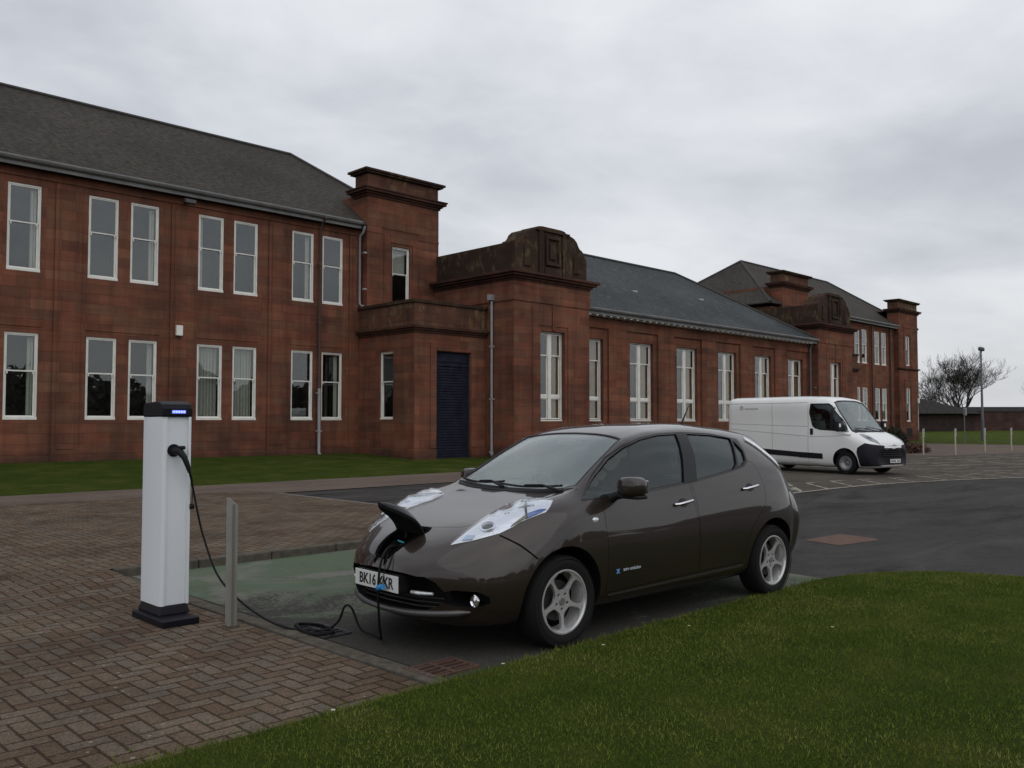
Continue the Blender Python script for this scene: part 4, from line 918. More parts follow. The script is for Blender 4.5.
def patch(bvh, poly, mode, side, off, thick, name, mat, parent, g=.03, holes=(), origin=3.0, smooth=60, maxd=6):
    """a skin piece: 2-D outline projected on to the body and lifted by off; mode side: (a,z) along y; front: (y,z) along a; top: (a,y) along z; rear: (y,z) from behind"""
    def subdiv(pl):
        out = []
        for i in range(len(pl)):
            p = Vector(pl[i]); q = Vector(pl[(i + 1) % len(pl)]); n = max(1, int((q - p).length / g + .5))
            out += [p.lerp(q, k / n) for k in range(n)]
        return out
    loops = [subdiv(poly)] + [subdiv(h) for h in holes]
    vs_ = []; ed = []
    for lp in loops:
        b = len(vs_); vs_ += lp; ed += [(b + i, b + (i + 1) % len(lp)) for i in range(len(lp))]
    arr = [np.array([tuple(p) for p in lp]) for lp in loops]
    x0, y0 = arr[0].min(0); x1, y1 = arr[0].max(0)
    gx, gy = np.meshgrid(np.arange(x0 + g / 2, x1, g), np.arange(y0 + g / 2, y1, g)); gx = gx.ravel(); gy = gy.ravel()
    keep = in_poly(gx, gy, [tuple(p) for p in arr[0]])
    for a in arr[1:]: keep &= ~in_poly(gx, gy, [tuple(p) for p in a])
    allb = np.concatenate(arr)
    for i in np.nonzero(keep)[0]:
        if ((allb - (gx[i], gy[i])) ** 2).sum(1).min() > (g * .45) ** 2: vs_.append(Vector((gx[i], gy[i])))
    r = delaunay_2d_cdt([Vector((float(p[0]), float(p[1]))) for p in vs_], ed, [], 0, 1e-6)
    V2, tri = r[0], r[2]
    cx = np.array([sum(V2[i][0] for i in t) / len(t) for t in tri]); cy = np.array([sum(V2[i][1] for i in t) / len(t) for t in tri])
    k = in_poly(cx, cy, [tuple(p) for p in arr[0]])
    for a in arr[1:]: k &= ~in_poly(cx, cy, [tuple(p) for p in a])
    tri = [t for t, q in zip(tri, k) if q]
    top = []; nor = []
    for p in V2:
        if mode == 'side': o, d = Vector((p[0], side * origin, p[1])), Vector((0, -side, 0))
        elif mode == 'obl': d = Vector((-.71, -.69 * side, -.11)).normalized(); o = Vector((p[0], side * .72, p[1])) - d * 3
        elif mode == 'front': o, d = Vector((origin + 3, p[0], p[1])), Vector((-1, 0, 0))
        elif mode == 'rear': o, d = Vector((-origin - 3, p[0], p[1])), Vector((1, 0, 0))
        else: o, d = Vector((p[0], p[1], origin)), Vector((0, 0, -1))
        h, n_, idx, dist = bvh.ray_cast(o, d)
        if h is None:
            h, n_, idx, dist = bvh.find_nearest(o + d * 2)
        if n_.dot(d) > 0: n_ = -n_
        top.append(h); nor.append(n_)
    # smooth the normals a little
    acc = [Vector((0, 0, 0)) for _ in top]
    for t in tri:
        for i in t:
            for j in t: acc[i] += nor[j]
    nor = [(a.normalized() if a.length > 1e-6 else n_) for a, n_ in zip(acc, nor)]
    V = [h + n_ * off for h, n_ in zip(top, nor)]; nv = len(V); F = [tuple(t) for t in tri]
    if thick:
        V += [h + n_ * (off - thick) for h, n_ in zip(top, nor)]; F2 = list(F)
        from collections import Counter
        cn = Counter()
        for t in F:
            for i in range(len(t)): cn[tuple(sorted((t[i], t[(i + 1) % len(t)])))] += 1
        for t in F: F2.append(tuple(nv + i for i in t[::-1]))
        for (i, j), c in cn.items():
            if c == 1: F2.append((i, j, nv + j, nv + i))
        F = F2
    me = bpy.data.meshes.new(name); me.from_pydata(V, [], F); me.validate()
    bm = bmesh.new(); bm.from_mesh(me); loose = [v for v in bm.verts if not v.link_faces]; bmesh.ops.delete(bm, geom=loose, context='VERTS')
    if thick: bmesh.ops.recalc_face_normals(bm, faces=bm.faces)
    bm.to_mesh(me); bm.free()
    o = mkobj(name, me, mat, None, smooth); o.parent = parent; return o
def inset(poly, d):
    n = len(poly); out = []; area = sum(poly[i][0] * poly[(i + 1) % n][1] - poly[(i + 1) % n][0] * poly[i][1] for i in range(n)); sg = 1 if area > 0 else -1
    for i in range(n):
        p0, p1, p2 = Vector(poly[i - 1]), Vector(poly[i]), Vector(poly[(i + 1) % n])
        e1 = (p1 - p0).normalized(); e2 = (p2 - p1).normalized(); n1 = Vector((-e1.y, e1.x)) * sg; n2 = Vector((-e2.y, e2.x)) * sg
        out.append(tuple(p1 + (n1 + n2) * d / max(.35, 1 + n1.dot(n2))))
    return out
def text_mesh(name, s, size, mat, parent, loc, rot, thick=.002, bold=0., sx=1.):
    cu = bpy.data.curves.new(name, 'FONT'); cu.body = s; cu.size = size; cu.align_x = 'CENTER'; cu.align_y = 'CENTER'; cu.extrude = thick; cu.offset = bold; cu.resolution_u = 3
    o = bpy.data.objects.new('t', cu); COL.objects.link(o); dg = bpy.context.evaluated_depsgraph_get(); dg.update()
    me = bpy.data.meshes.new_from_object(o.evaluated_get(dg)); bpy.data.objects.remove(o); bpy.data.curves.remove(cu)
    me.transform(Matrix.Diagonal((sx, 1, 1, 1)))
    q = mkobj(name, me, mat); q.parent = parent; q.location = loc; q.rotation_euler = rot; return q

ws_glass = glass_mat('windscreen_glass', 2.0, (.82, .90, .86))
side_glass = glass_mat('side_glass', 1.45, (.66, .72, .70))
paint = simple('dark_bronze_car_paint', (.023, .0160, .0125), .42, .3, 1.0, spec=.25)
blk = simple('black_plastic', (.010, .010, .011), .5, spec=.2)
blk_gloss = simple('gloss_black_trim', (.008, .008, .009), .35, spec=.3)
rubber = simple('tyre_rubber', (.009, .009, .0095), .85, bump=.2, spec=.25)
alloy = simple('silver_alloy', (.54, .54, .54), .24, .5)
steel_w = simple('grey_steel_wheel', (.28, .28, .29), .35, .3)
chrome = simple('chrome', (.75, .76, .78), .12, 1.0)
dark_gap = simple('shut_gap_dark', (.004, .004, .004), .9, spec=.03)
cabin_m = simple('cabin_fabric', (.05, .05, .052), .85)
seat_m = simple('seat_fabric', (.13, .13, .13), .9, noise=.2)
plate_m = simple('number_plate_white', (.62, .63, .62), .35)
plate_txt = simple('number_plate_black', (.01, .01, .01), .5)
lamp_white = simple('lamp_reflector', (.74, .76, .78), .16, .45, 1.0, bump=.9, bscale=22)
lamp_chrome = simple('lamp_chrome', (.85, .87, .9), .1, 1.0)
lamp_blue = simple('blue_lamp_trim', (.02, .09, .30), .2)
disc_m = simple('brake_disc', (.03, .03, .03), .6, .3)
red_paper = simple('red_paper', (.55, .12, .09), .7)
cyan_m = simple('blue_plastic', (.03, .22, .50), .4)

def wheel(parent, name, loc, side, Rt=.316, Rr=.218, wd=.205, style='leaf'):
    w = bpy.data.objects.new(name, None); COL.objects.link(w); w.parent = parent; w.location = loc; w.rotation_euler = (0, 0, 0 if side > 0 else PI)
    # local +y is outwards
    h = wd / 2; m = MB()
    m.lathe([(Rr + .004, -h * .85), (Rr + .03, -h), (Rt - .035, -h * .98), (Rt - .008, -h * .82), (Rt, -h * .6), (Rt, h * .6), (Rt - .008, h * .82), (Rt - .035, h * .98), (Rr + .03, h), (Rr + .004, h * .88), (Rr - .01, h * .6), (Rr - .01, -h * .6)], 72, 'y', closed=True)
    for r_ in (Rt - .02, Rr + .045):
        m.lathe([(r_ + .004, h * .97), (r_, h * 1.015), (r_ - .004, h * .97)], 72, 'y')
    m.build('tyre', rubber, w, smooth=35)
    m = MB(); m.lathe([(Rr + .006, h * .80), (Rr + .004, h * .93), (Rr - .006, h * .94), (Rr - .014, h * .84), (Rr - .026, h * .3), (Rr - .03, -h * .7)], 72, 'y'); rim = m.build('rim', alloy if style == 'leaf' else steel_w, w, smooth=40)
    # spoke disc cut from a plate
    loops = []
    if style == 'leaf':
        for k in range(5):
            a0 = PI / 2 + k * 2 * PI / 5; pts = []
            for (r_, dg) in ((.080, -16), (.078, 0), (.080, 16), (.100, 26.5), (.135, 30.5), (.165, 31.5), (.188, 29), (.201, 15), (.204, 0), (.201, -15), (.188, -29), (.165, -31.5), (.135, -30.5), (.100, -26.5)):
                r_ *= Rr / .218
                pts.append((r_ * math.cos(a0 + R(dg)), r_ * math.sin(a0 + R(dg))))
            loops.append(pts)
        hubr = .026
    else:
        for k in range(16):
            a0 = k * 2 * PI / 16; pts = [( (Rr - .03 + .012 * math.cos(t)) * math.cos(a0) - .010 * math.sin(t) * math.sin(a0), (Rr - .03 + .012 * math.cos(t)) * math.sin(a0) + .010 * math.sin(t) * math.cos(a0)) for t in np.linspace(0, 2 * PI, 9)[:-1]]
            loops.append(pts)
    out = [((Rr - .008) * math.cos(t), (Rr - .008) * math.sin(t)) for t in np.linspace(0, 2 * PI, 97)[:-1]]
    if style == 'leaf':
        for k in range(5):
            a0 = PI / 2 + PI / 5 + k * 2 * PI / 5
            loops.append([(.055 * math.cos(a0) + .0125 * math.cos(t), .055 * math.sin(a0) + .0125 * math.sin(t)) for t in np.linspace(0, 2 * PI, 9)[:-1]])
    vs_ = [Vector(p) for p in out]; ed = [(i, (i + 1) % len(out)) for i in range(len(out))]
    for lp in loops:
        b = len(vs_); vs_ += [Vector(p) for p in lp]; ed += [(b + i, b + (i + 1) % len(lp)) for i in range(len(lp))]
    for rr in (.035, .07, .085):
        for t in np.linspace(0, 2 * PI, 37)[:-1]: vs_.append(Vector((rr * math.cos(t), rr * math.sin(t))))
    r = delaunay_2d_cdt(vs_, ed, [], 0, 1e-6); V2, tri = r[0], r[2]
    cx = np.array([sum(V2[i][0] for i in t) / 3 for t in tri]); cy = np.array([sum(V2[i][1] for i in t) / 3 for t in tri])
    k = in_poly(cx, cy, out)
    for lp in loops: k &= ~in_poly(cx, cy, lp)
    tri = [t for t, q in zip(tri, k) if q]
    def dep(x, y):
        r_ = math.hypot(x, y) / Rr; return h * (.62 + .22 * r_ * r_) if style == 'leaf' else h * (.05 + .95 * sm((r_ - .35) / .35) - .55 * sm((r_ - .75) / .25) + (.35 if r_ < .3 else 0))
    V = [(p[0], dep(*p), p[1]) for p in V2]; nv = len(V); V += [(p[0], dep(*p) - .022, p[1]) for p in V2]; F = [tuple(t) for t in tri] + [tuple(nv + i for i in t[::-1]) for t in tri]
    from collections import Counter
    cn = Counter(); 
    for t in tri:
        for i in range(3): cn[tuple(sorted((t[i], t[(i + 1) % 3])))] += 1
    F += [(i, j, nv + j, nv + i) for (i, j), c in cn.items() if c == 1]
    me = bpy.data.meshes.new('spokes'); me.from_pydata(V, [], F); me.validate(); bm = bmesh.new(); bm.from_mesh(me); bmesh.ops.delete(bm, geom=[v for v in bm.verts if not v.link_faces], context='VERTS'); bmesh.ops.recalc_face_normals(bm, faces=bm.faces); bm.to_mesh(me); bm.free()
    o = mkobj('spokes', me, alloy if style == 'leaf' else steel_w, None, 40); o.parent = w; 
    if style == 'leaf':
        bv = o.modifiers.new('bevel', 'BEVEL'); bv.width = .004; bv.segments = 2; bv.limit_method = 'ANGLE'; bv.angle_limit = R(50)
    m = MB(); m.lathe([(0, h * .7), (.024, h * .7), (.028, h * .62), (.028, h * .5)], 24, 'y'); m.build('hub_cap', simple('hub_cap_grey' + parent.name + name, (.25, .25, .26), .35, .6), w, smooth=40)
    m = MB(); m.lathe([(0, h * .1), (.14 * Rt / .316, h * .1), (.14 * Rt / .316, -.01), (0, -.01)], 32, 'y'); m.lathe([(.14 * Rt / .316, -.012), (.05, -.02)], 32, 'y'); m.build('brake_disc', disc_m, w, smooth=40)
    m = MB(); m.lathe([(Rr - .028, -h * .25), (.0, -h * .3)], 32, 'y'); m.build('wheel_back', dark_gap, w, smooth=40)
    for c in list(w.children): pass
    return w
# ================================================================== the hatchback on charge
CAR = thing('parked_car', 'dark bronze-brown hatchback with its nose charging flap open and a cable plugged in', 'car', (7.27, -23.15, .004), R(177.95))
def S9(zb, wr, zr, wd, zd, wm, zm, ws, zs, wc, zc, wt, zt, ztop):
    return [(0, zb), (wr * .82, zb), (wr, zr), (wd, zd), (wm, zm), (ws, zs), (wc, zc), (wt, zt), (0, ztop)]
CST = [
 (3.662, S9(.44, .30, .445, .40, .46, .44, .49, .40, .525, .30, .545, .18, .552, .555)),
 (3.640, S9(.36, .48, .37, .60, .40, .64, .48, .58, .565, .44, .60, .26, .612, .615)),
 (3.600, S9(.28, .62, .29, .72, .36, .75, .49, .68, .60, .52, .648, .30, .66, .662)),
 (3.52, S9(.215, .70, .235, .80, .34, .825, .52, .745, .67, .58, .725, .34, .722, .72)),
 (3.42, S9(.19, .745, .225, .84, .34, .865, .55, .79, .735, .63, .795, .38, .775, .765)),
 (3.25, S9(.185, .78, .23, .865, .36, .885, .60, .82, .80, .665, .875, .42, .845, .83)),
 (3.00, S9(.185, .80, .235, .875, .38, .895, .66, .835, .875, .69, .962, .46, .92, .905)),
 (2.70, S9(.185, .81, .24, .88, .40, .898, .70, .838, .925, .70, 1.005, .49, .99, .98)),
 (2.45, S9(.185, .81, .245, .872, .40, .888, .72, .828, .955, .71, 1.045, .50, 1.045, 1.045)),
 (2.28, S9(.185, .81, .25, .865, .40, .88, .72, .815, .975, .70, 1.115, .50, 1.145, 1.155)),
 (2.10, S9(.185, .81, .25, .86, .40, .876, .72, .81, .985, .675, 1.21, .50, 1.245, 1.26)),
 (1.90, S9(.185, .81, .25, .858, .40, .874, .72, .806, .99, .655, 1.308, .49, 1.35, 1.367)),
 (1.67, S9(.185, .81, .25, .856, .40, .872, .72, .802, 1.0, .635, 1.405, .48, 1.450, 1.470)),
 (1.35, S9(.185, .81, .25, .855, .41, .872, .73, .80, 1.025, .62, 1.452, .46, 1.508, 1.532)),
 (0.85, S9(.185, .81, .25, .855, .42, .874, .74, .80, 1.07, .61, 1.462, .45, 1.528, 1.553)),
 (0.35, S9(.185, .81, .255, .862, .43, .882, .75, .795, 1.12, .60, 1.438, .45, 1.502, 1.535)),
 (0.00, S9(.19, .80, .26, .868, .44, .888, .76, .785, 1.15, .58, 1.405, .44, 1.470, 1.505)),
 (-.28, S9(.20, .775, .28, .855, .45, .875, .77, .765, 1.15, .555, 1.35, .43, 1.425, 1.465)),
 (-.40, S9(.21, .76, .29, .84, .46, .86, .78, .74, 1.10, .54, 1.28, .42, 1.36, 1.40)),
 (-.52, S9(.22, .735, .30, .815, .47, .835, .78, .72, 1.02, .53, 1.15, .41, 1.21, 1.235)),
 (-.64, S9(.235, .73, .31, .81, .48, .835, .72, .715, .92, .52, 1.0, .39, 1.03, 1.045)),
 (-.74, S9(.26, .68, .33, .76, .49, .79, .66, .68, .80, .48, .885, .34, .90, .905)),
 (-.80, S9(.34, .56, .38, .66, .49, .68, .60, .58, .70, .38, .765, .24, .78, .785)),
]
def cbend(a, y):
    r = min(1., abs(y) / .89)
    f = sm((a - 2.35) / 1.35) * .50 * r ** 2.6 if a > 2.35 else 0.
    b = sm((-a - .05) / .75) * .19 * r ** 2.6 if a < -.05 else 0.
    return f - b
smp = list(np.concatenate([[3.662, 3.655, 3.64, 3.62, 3.60, 3.57, 3.54], np.arange(3.5, 2.2, -.05), np.arange(2.2, -.2, -.06), np.arange(-.2, -.72, -.04), [-.73, -.76, -.785, -.80]]))
V, F = loft(CST, cbend, smp, 6)
body0 = tmp('body0', V, F, [paint, blk])
def bvh_of(o): return BVHTree.FromPolygons([v.co.copy() for v in o.data.vertices], [tuple(q.vertices) for q in o.data.polygons])
BV = bvh_of(body0)
cav_s = [a for a in smp if -.42 < a < 2.42]
Vc, Fc = loft(CST, cbend, cav_s, 6, off=.035, zmin=.36); cav = tmp('cav', Vc, Fc, [cabin_m])
DLO = [(2.44, .998), (2.20, 1.155), (1.99, 1.278), (1.80, 1.362), (1.60, 1.418), (1.35, 1.452), (1.0, 1.462), (.6, 1.445), (.20, 1.395), (.215, 1.30), (.245, 1.215), (.33, 1.175), (.50, 1.145), (1.05, 1.078), (1.68, 1.030)]
WS = [(1.665, 0), (1.675, .25), (1.70, .46), (1.72, .545), (1.95, .588), (2.18, .622), (2.36, .655), (2.41, .56), (2.445, .35), (2.46, 0)]
WS = WS + [(a, -y) for a, y in WS[1:-1][::-1]]
HAT = [(-.50, 1.36), (.50, 1.36), (.58, 1.12), (-.58, 1.12)]
c_well = []
for ax in (0, 2.7):
    for sy in (1, -1):
        m = MB(); n = 48; Rw = .378; prof = [(ax + Rw * math.cos(2 * PI * k / n), .322 + Rw * math.sin(2 * PI * k / n)) for k in range(n)]
        m.prism(prof, 'y', sy * .52, sy * 1.1); c_well.append(tmp('well', m.v, m.f, [blk]))
c_dlo = [prism_obj(DLO, 'y', .45, 1.1, blk), prism_obj(DLO, 'y', -1.1, -.45, blk)]
c_ws = prism_obj(WS, 'z', 1.0, 2.0, blk)
c_hat = prism_obj(HAT, 'x', -1.2, -.2, blk)
MOUTH = [(-.43, .535), (.43, .535), (.50, .50), (.55, .43), (.50, .345), (.36, .295), (-.36, .295), (-.50, .345), (-.55, .43), (-.50, .50)]
c_mouth = prism_obj(MOUTH, 'x', 3.40, 4.2, blk)
FOG = [(.46, .425), (.60, .455), (.70, .445), (.745, .41), (.745, .37), (.70, .345), (.60, .345), (.50, .37)]
c_fog = [prism_obj(FOG, 'x', 3.22, 4.2, blk), prism_obj([(-y, z) for y, z in FOG], 'x', 3.22, 4.2, blk)]
PORT = [(3.335, -.125), (3.36, -.14), (3.46, -.13), (3.56, -.10), (3.62, -.06), (3.64, 0)]; PORT = PORT + [(a, -y) for a, y in PORT[:-1][::-1]]
c_port = prism_obj(PORT, 'z', .575, 1.2, dark_gap)
FD = [(2.255, .315), (1.115, .335), (1.135, .75), (1.165, 1.10), (1.70, 1.08), (2.255, 1.045), (2.27, .80)]
RD = [(1.10, .335), (.47, .345), (.43, .50), (.34, .66), (.20, .78), (.12, .86), (.10, 1.0), (.16, 1.20), (.30, 1.23), (1.13, 1.12), (1.12, .75)]
HD = [(3.31, 0), (3.29, .18), (3.245, .38), (3.16, .50), (2.98, .60), (2.75, .66), (2.50, .70), (2.395, .70), (2.43, .5), (2.465, 0)]; HD = HD + [(a, -y) for a, y in HD[1:-1][::-1]]
c_fd = [prism_obj(FD, 'y', .55, 1.1, dark_gap), prism_obj(FD, 'y', -1.1, -.55, dark_gap)]
c_rd = [prism_obj(RD, 'y', .55, 1.1, dark_gap), prism_obj(RD, 'y', -1.1, -.55, dark_gap)]
c_hd = prism_obj(HD, 'z', .72, 1.6, dark_gap)
shell_me = boolean(body0, [cav, c_ws, c_hat, c_mouth, c_port] + c_dlo + c_well + c_fog)
shell = bpy.data.objects.new('shell', shell_me); COL.objects.link(shell)
body_me = boolean(shell, c_fd + c_rd + [c_hd]); body = finish('body', body_me, CAR)
def piece(name, poly, axis, c0, c1):
    c = prism_obj(inset(poly, .0035), axis, c0, c1, dark_gap); me = boolean(shell, [c], 'INTERSECT'); kill(c); return finish(name, me, CAR)
fdoor = [piece('front_door', FD, 'y', .56, 1.1), piece('front_door', FD, 'y', -1.1, -.56)]
rdoor = [piece('rear_door', RD, 'y', .56, 1.1), piece('rear_door', RD, 'y', -1.1, -.56)]
hood = piece('bonnet', HD, 'z', .70, 1.6)
kill(shell, cav, c_ws, c_hat, c_mouth, c_port, c_hd, *c_dlo, *c_well, *c_fog, *c_fd, *c_rd)
def sp(*a, **k): return patch(BV, *a, **k)
# glass
for sd_ in (1, -1):
    front = [(2.43, 1.003), (2.20, 1.15), (1.99, 1.272), (1.80, 1.356), (1.60, 1.412), (1.35, 1.446), (1.10, 1.455), (1.155, 1.25), (1.225, 1.07), (1.68, 1.035)]
    rear = [(.95, 1.455), (.6, 1.44), (.31, 1.405), (.42, 1.20), (.50, 1.152), (1.04, 1.085), (.985, 1.25)]
    qt = [(.27, 1.395), (.22, 1.30), (.25, 1.22), (.33, 1.18), (.40, 1.165), (.385, 1.22)]
    sp(front, 'side', sd_, -.010, .004, 'side_window', side_glass, CAR, .05)
    sp(rear, 'side', sd_, -.010, .004, 'side_window', side_glass, CAR, .05)
    sp(qt, 'side', sd_, -.010, .004, 'quarter_window', side_glass, CAR, .05)
    outer = inset(DLO, -.012)
    fr_in = inset([(2.43, 1.003), (2.20, 1.15), (1.99, 1.272), (1.80, 1.356), (1.60, 1.412), (1.35, 1.446), (1.11, 1.455), (1.165, 1.25), (1.235, 1.07), (1.68, 1.035)], -.012)
    re_in = inset([(.94, 1.455), (.6, 1.44), (.325, 1.40), (.43, 1.20), (.51, 1.152), (1.03, 1.085), (.975, 1.25)], -.012)
    qt_in = inset([(.285, 1.385), (.235, 1.30), (.262, 1.225), (.34, 1.185), (.395, 1.175), (.37, 1.24)], -.006)
    sp(outer, 'side', sd_, .003, .012, 'window_trim', blk_gloss, CAR, .04, [fr_in, re_in, qt_in])
    # bright rear lamp running down the rear pillar
    TL = [(.00, 1.40), (-.05, 1.405), (-.17, 1.335), (-.31, 1.19), (-.44, 1.03), (-.56, .88), (-.66, .76), (-.66, .84), (-.55, .985), (-.42, 1.13), (-.30, 1.26), (-.17, 1.37), (-.08, 1.425)]
    sp([(.045, 1.385), (.005, 1.415), (-.10, 1.36), (-.20, 1.275), (-.32, 1.14), (-.45, .985), (-.58, .83), (-.62, .80), (-.56, .82), (-.47, .905), (-.33, 1.065), (-.20, 1.205), (-.07, 1.32)], 'side', sd_, .012, .02, 'rear_lamp', lamp_white, CAR, .04)
    # headlamps
    HL = [(3.65, .77), (3.42, .785), (3.18, .812), (3.06, .845), (2.99, .872), (2.86, .90), (2.74, .922), (2.70, .955), (2.67, 1.0), (2.84, 1.018), (3.0, 1.02), (3.17, .988), (3.35, .92), (3.51, .845)]
    hl = sp(HL, 'obl', sd_, .004, .02, 'headlamp', lamp_white, CAR, .035)
    q = sp([(2.935, .888), (2.915, .893), (2.94, 1.018), (2.965, 1.018)], 'obl', sd_, .010, .004, 'lamp_divider', blk_gloss, hl, .03)
    q = sp([(2.915, .893), (2.80, .918), (2.735, .94), (2.80, .944), (2.922, .925)], 'obl', sd_, .010, .004, 'lower_trim', lamp_blue, hl, .03)
    q = sp([(3.54, .79), (3.44, .79), (3.42, .815), (3.50, .818)], 'obl', sd_, .009, .003, 'lamp_tip', simple('pale_blue_lamp' + str(sd_), (.40, .50, .62), .2), hl, .02)
    q = sp([(2.935, .893), (3.08, .845), (3.06, .862), (2.945, .915)], 'obl', sd_, .010, .004, 'reflection_strip', simple('olive_reflection' + str(sd_), (.09, .095, .03), .25), hl, .03)  # olive reflection on the lamp, painted as a coloured strip
    for (ca, cz_, rr) in ((3.30, .862, .052),):
        d_ = Vector((-.71, -.69 * sd_, -.11)).normalized(); o_ = Vector((ca, sd_ * .72, cz_)) - d_ * 3; hh, nn, _, _ = BV.ray_cast(o_, d_)
        if nn.dot(d_) > 0: nn = -nn
        m = MB(); m.lathe([(rr, .0), (rr, .012), (rr * .86, .013), (rr * .8, .004), (.0, .001)], 28, 'z'); p1 = m.build('projector_ring', lamp_chrome, hl, smooth=35)
        p1.parent = hl; p1.matrix_basis = Matrix.Translation(hh + nn * .004) @ nn.to_track_quat('Z', 'Y').to_matrix().to_4x4()
        m = MB(); m.lathe([(rr * .78, .003), (rr * .5, .010), (0, .013)], 24, 'z'); p2 = m.build('projector_lens', simple('dark_lens%d%d' % (sd_, int(ca * 100)), (.05, .055, .06), .08, .3), hl, smooth=60)
        p2.matrix_basis = p1.matrix_basis.copy()
    sp(inset(HL, .002), 'obl', sd_, .022, .004, 'lens_cover', lens_glass, hl, .035)
    # door handles with dark finger wells
    for dr, (ca, cz_, tl) in ((fdoor, (1.30, .915, 6)), (rdoor, (.335, .99, 6))):
        dd = dr[0 if sd_ > 0 else 1]; hh, nn, _, _ = BV.ray_cast(Vector((ca, sd_ * 3, cz_)), Vector((0, -sd_, 0)))
        well = sp([(ca + .055 * math.cos(t), cz_ - .005 + .036 * math.sin(t)) for t in np.linspace(0, 2 * PI, 17)[:-1]], 'side', sd_, .002, .002, 'handle_recess', blk_gloss, dd, .02)
        m = MB(); ys = abs(hh.y)
        pts = [(ca + .115, sd_ * (ys + .008), cz_ - .012), (ca + .09, sd_ * (ys + .030), cz_ - .011), (ca, sd_ * (ys + .038), cz_), (ca - .09, sd_ * (ys + .030), cz_ + .010), (ca - .12, sd_ * (ys + .008), cz_ + .013)]
        m.tube(pts, [.010, .013, .0135, .013, .010], 10); m.build('door_handle', chrome, dd, smooth=50)
    # side repeater
    hh, nn, _, _ = BV.ray_cast(Vector((2.38, sd_ * 3, .855)), Vector((0, -sd_, 0)))
    m = MB(); m.lathe([(0, .008), (.014, .007), (.022, .003), (.026, 0)], 20, 'y'); o = m.build('side_repeater', lamp_white, CAR, smooth=50); o.location = hh; o.scale = (1.3, sd_, .8)
    # mirror
    m = MB(); cx_, cy_, cz_ = (2.09 if sd_ > 0 else 2.0), sd_ * .965, (1.085 if sd_ > 0 else 1.07)
    mr = bpy.data.objects.new('wing_mirror', None); COL.objects.link(mr); mr.parent = CAR; mr.location = (cx_, cy_, cz_)
    bm = bmesh.new(); bmesh.ops.create_cube(bm, size=1); bmesh.ops.subdivide_edges(bm, edges=bm.edges, cuts=3, use_grid_fill=True)
    for v in bm.verts:
        x, y, z = v.co * 2; k = 1 / (abs(x) ** 3.4 + abs(y) ** 3.4 + abs(z) ** 3.4) ** (1 / 3.4); x, y, z = x * k, y * k, z * k
        v.co = ((x * .075 + (.03 if x > 0 else 0) * (1 - abs(y))) , y * .115 , z * .078 + y * .0)
    me = bpy.data.meshes.new('mirror_case'); bm.to_mesh(me); bm.free(); o = mkobj('mirror_case', me, paint, None, 180); o.parent = mr; sb = o.modifiers.new('s', 'SUBSURF'); sb.levels = 1; sb.render_levels = 1
    m = MB(); m.prism([(sd_ * -.085, -.05), (sd_ * .085, -.05), (sd_ * .09, .045), (sd_ * -.085, .048)], 'x', -.079, -.068); m.build('mirror_glass', chrome, mr, bevel=.01)
    m = MB(); m.tube([(.02, -sd_ * .06, -.05), (.03, -sd_ * .13, -.075), (.045, -sd_ * .17, -.095)], [.035, .03, .04], 10); m.build('mirror_arm', blk, mr, smooth=60)
    m = MB(); m.box(-.06, .06, -.1, .1, -.088, -.06); m.build('mirror_base', blk, mr, bevel=.012)
    # sill strip with the light it catches painted in as a paler tone, mudguard
    sp([(2.22, .285), (.46, .305), (.46, .325), (2.22, .298)], 'side', sd_, .004, .006, 'sill_strip', simple('sill_strip_highlight' + str(sd_), (.06, .055, .05), .25, .4), CAR, .06)
    # fog lamp
    m = MB(); m.lathe([(.040, 0), (.043, .012), (.036, .016), (.03, .008), (.0, .014)], 24, 'x'); o = m.build('fog_lamp', lamp_chrome, CAR, smooth=40); o.location = (3.37, sd_ * .70, .388)
    m = MB(); m.tube([(3.585, sd_ * .285, .418), (3.575, sd_ * .36, .418), (3.545, sd_ * .47, .424)], [.012, .014, .010], 8); m.build('daytime_lamp', lamp_white, CAR, smooth=60)
sp(inset(WS, -.012), 'top', 1, -.006, .005, 'windscreen', ws_glass, CAR, .06)
WSi = inset(WS, .03)
sp(inset(WS, -.004), 'top', 1, -.002, .003, 'windscreen_seal', blk, CAR, .05, [inset(WS, .016)])
sp(inset(HAT, -.01), 'rear', 1, -.006, .005, 'rear_window', car_glass, CAR, .06)
for s2 in (1, -1):
    sp([(3.155, .800), (3.06, .735), (2.955, .640), (2.965, .634), (3.07, .727), (3.165, .794)], 'side', s2, .0015, .002, 'bumper_seam', dark_gap, CAR, .04)
# cowl, wipers
sp([(2.462, -.60), (2.50, -.35), (2.52, 0), (2.50, .35), (2.462, .60), (2.40, .655), (2.425, .5), (2.45, .25), (2.455, 0), (2.45, -.25), (2.425, -.5), (2.40, -.655)], 'top', 1, .004, .01, 'cowl', blk, CAR, .04)
for (y0, y1, a1) in ((.56, -.14, 2.425), (-.08, -.60, 2.395)):
    m = MB(); pts = []
    for k in range(9):
        t = k / 8; y = y0 + (y1 - y0) * t; a = 2.40 + (a1 - 2.40) * t + .035 * math.sin(PI * t); hh = BV.ray_cast(Vector((a, y, 3)), Vector((0, 0, -1)))[0]; pts.append(hh + Vector((.012, 0, .018)))
    m.tube(pts, .009, 6); m.tube([Vector((2.47, y0 + .05, 1.05)), pts[2] + Vector((.005, 0, .012)), pts[4] + Vector((.005, 0, .012))], [.012, .009, .006], 6)
    m.build('wiper', blk, CAR, smooth=50)
# roof aerial
m = MB(); m.tube([(.20, 0, 1.52), (.17, 0, 1.56), (.06, 0, 1.72)], [.02, .01, .0035], 8); m.build('aerial', blk, CAR, smooth=60)
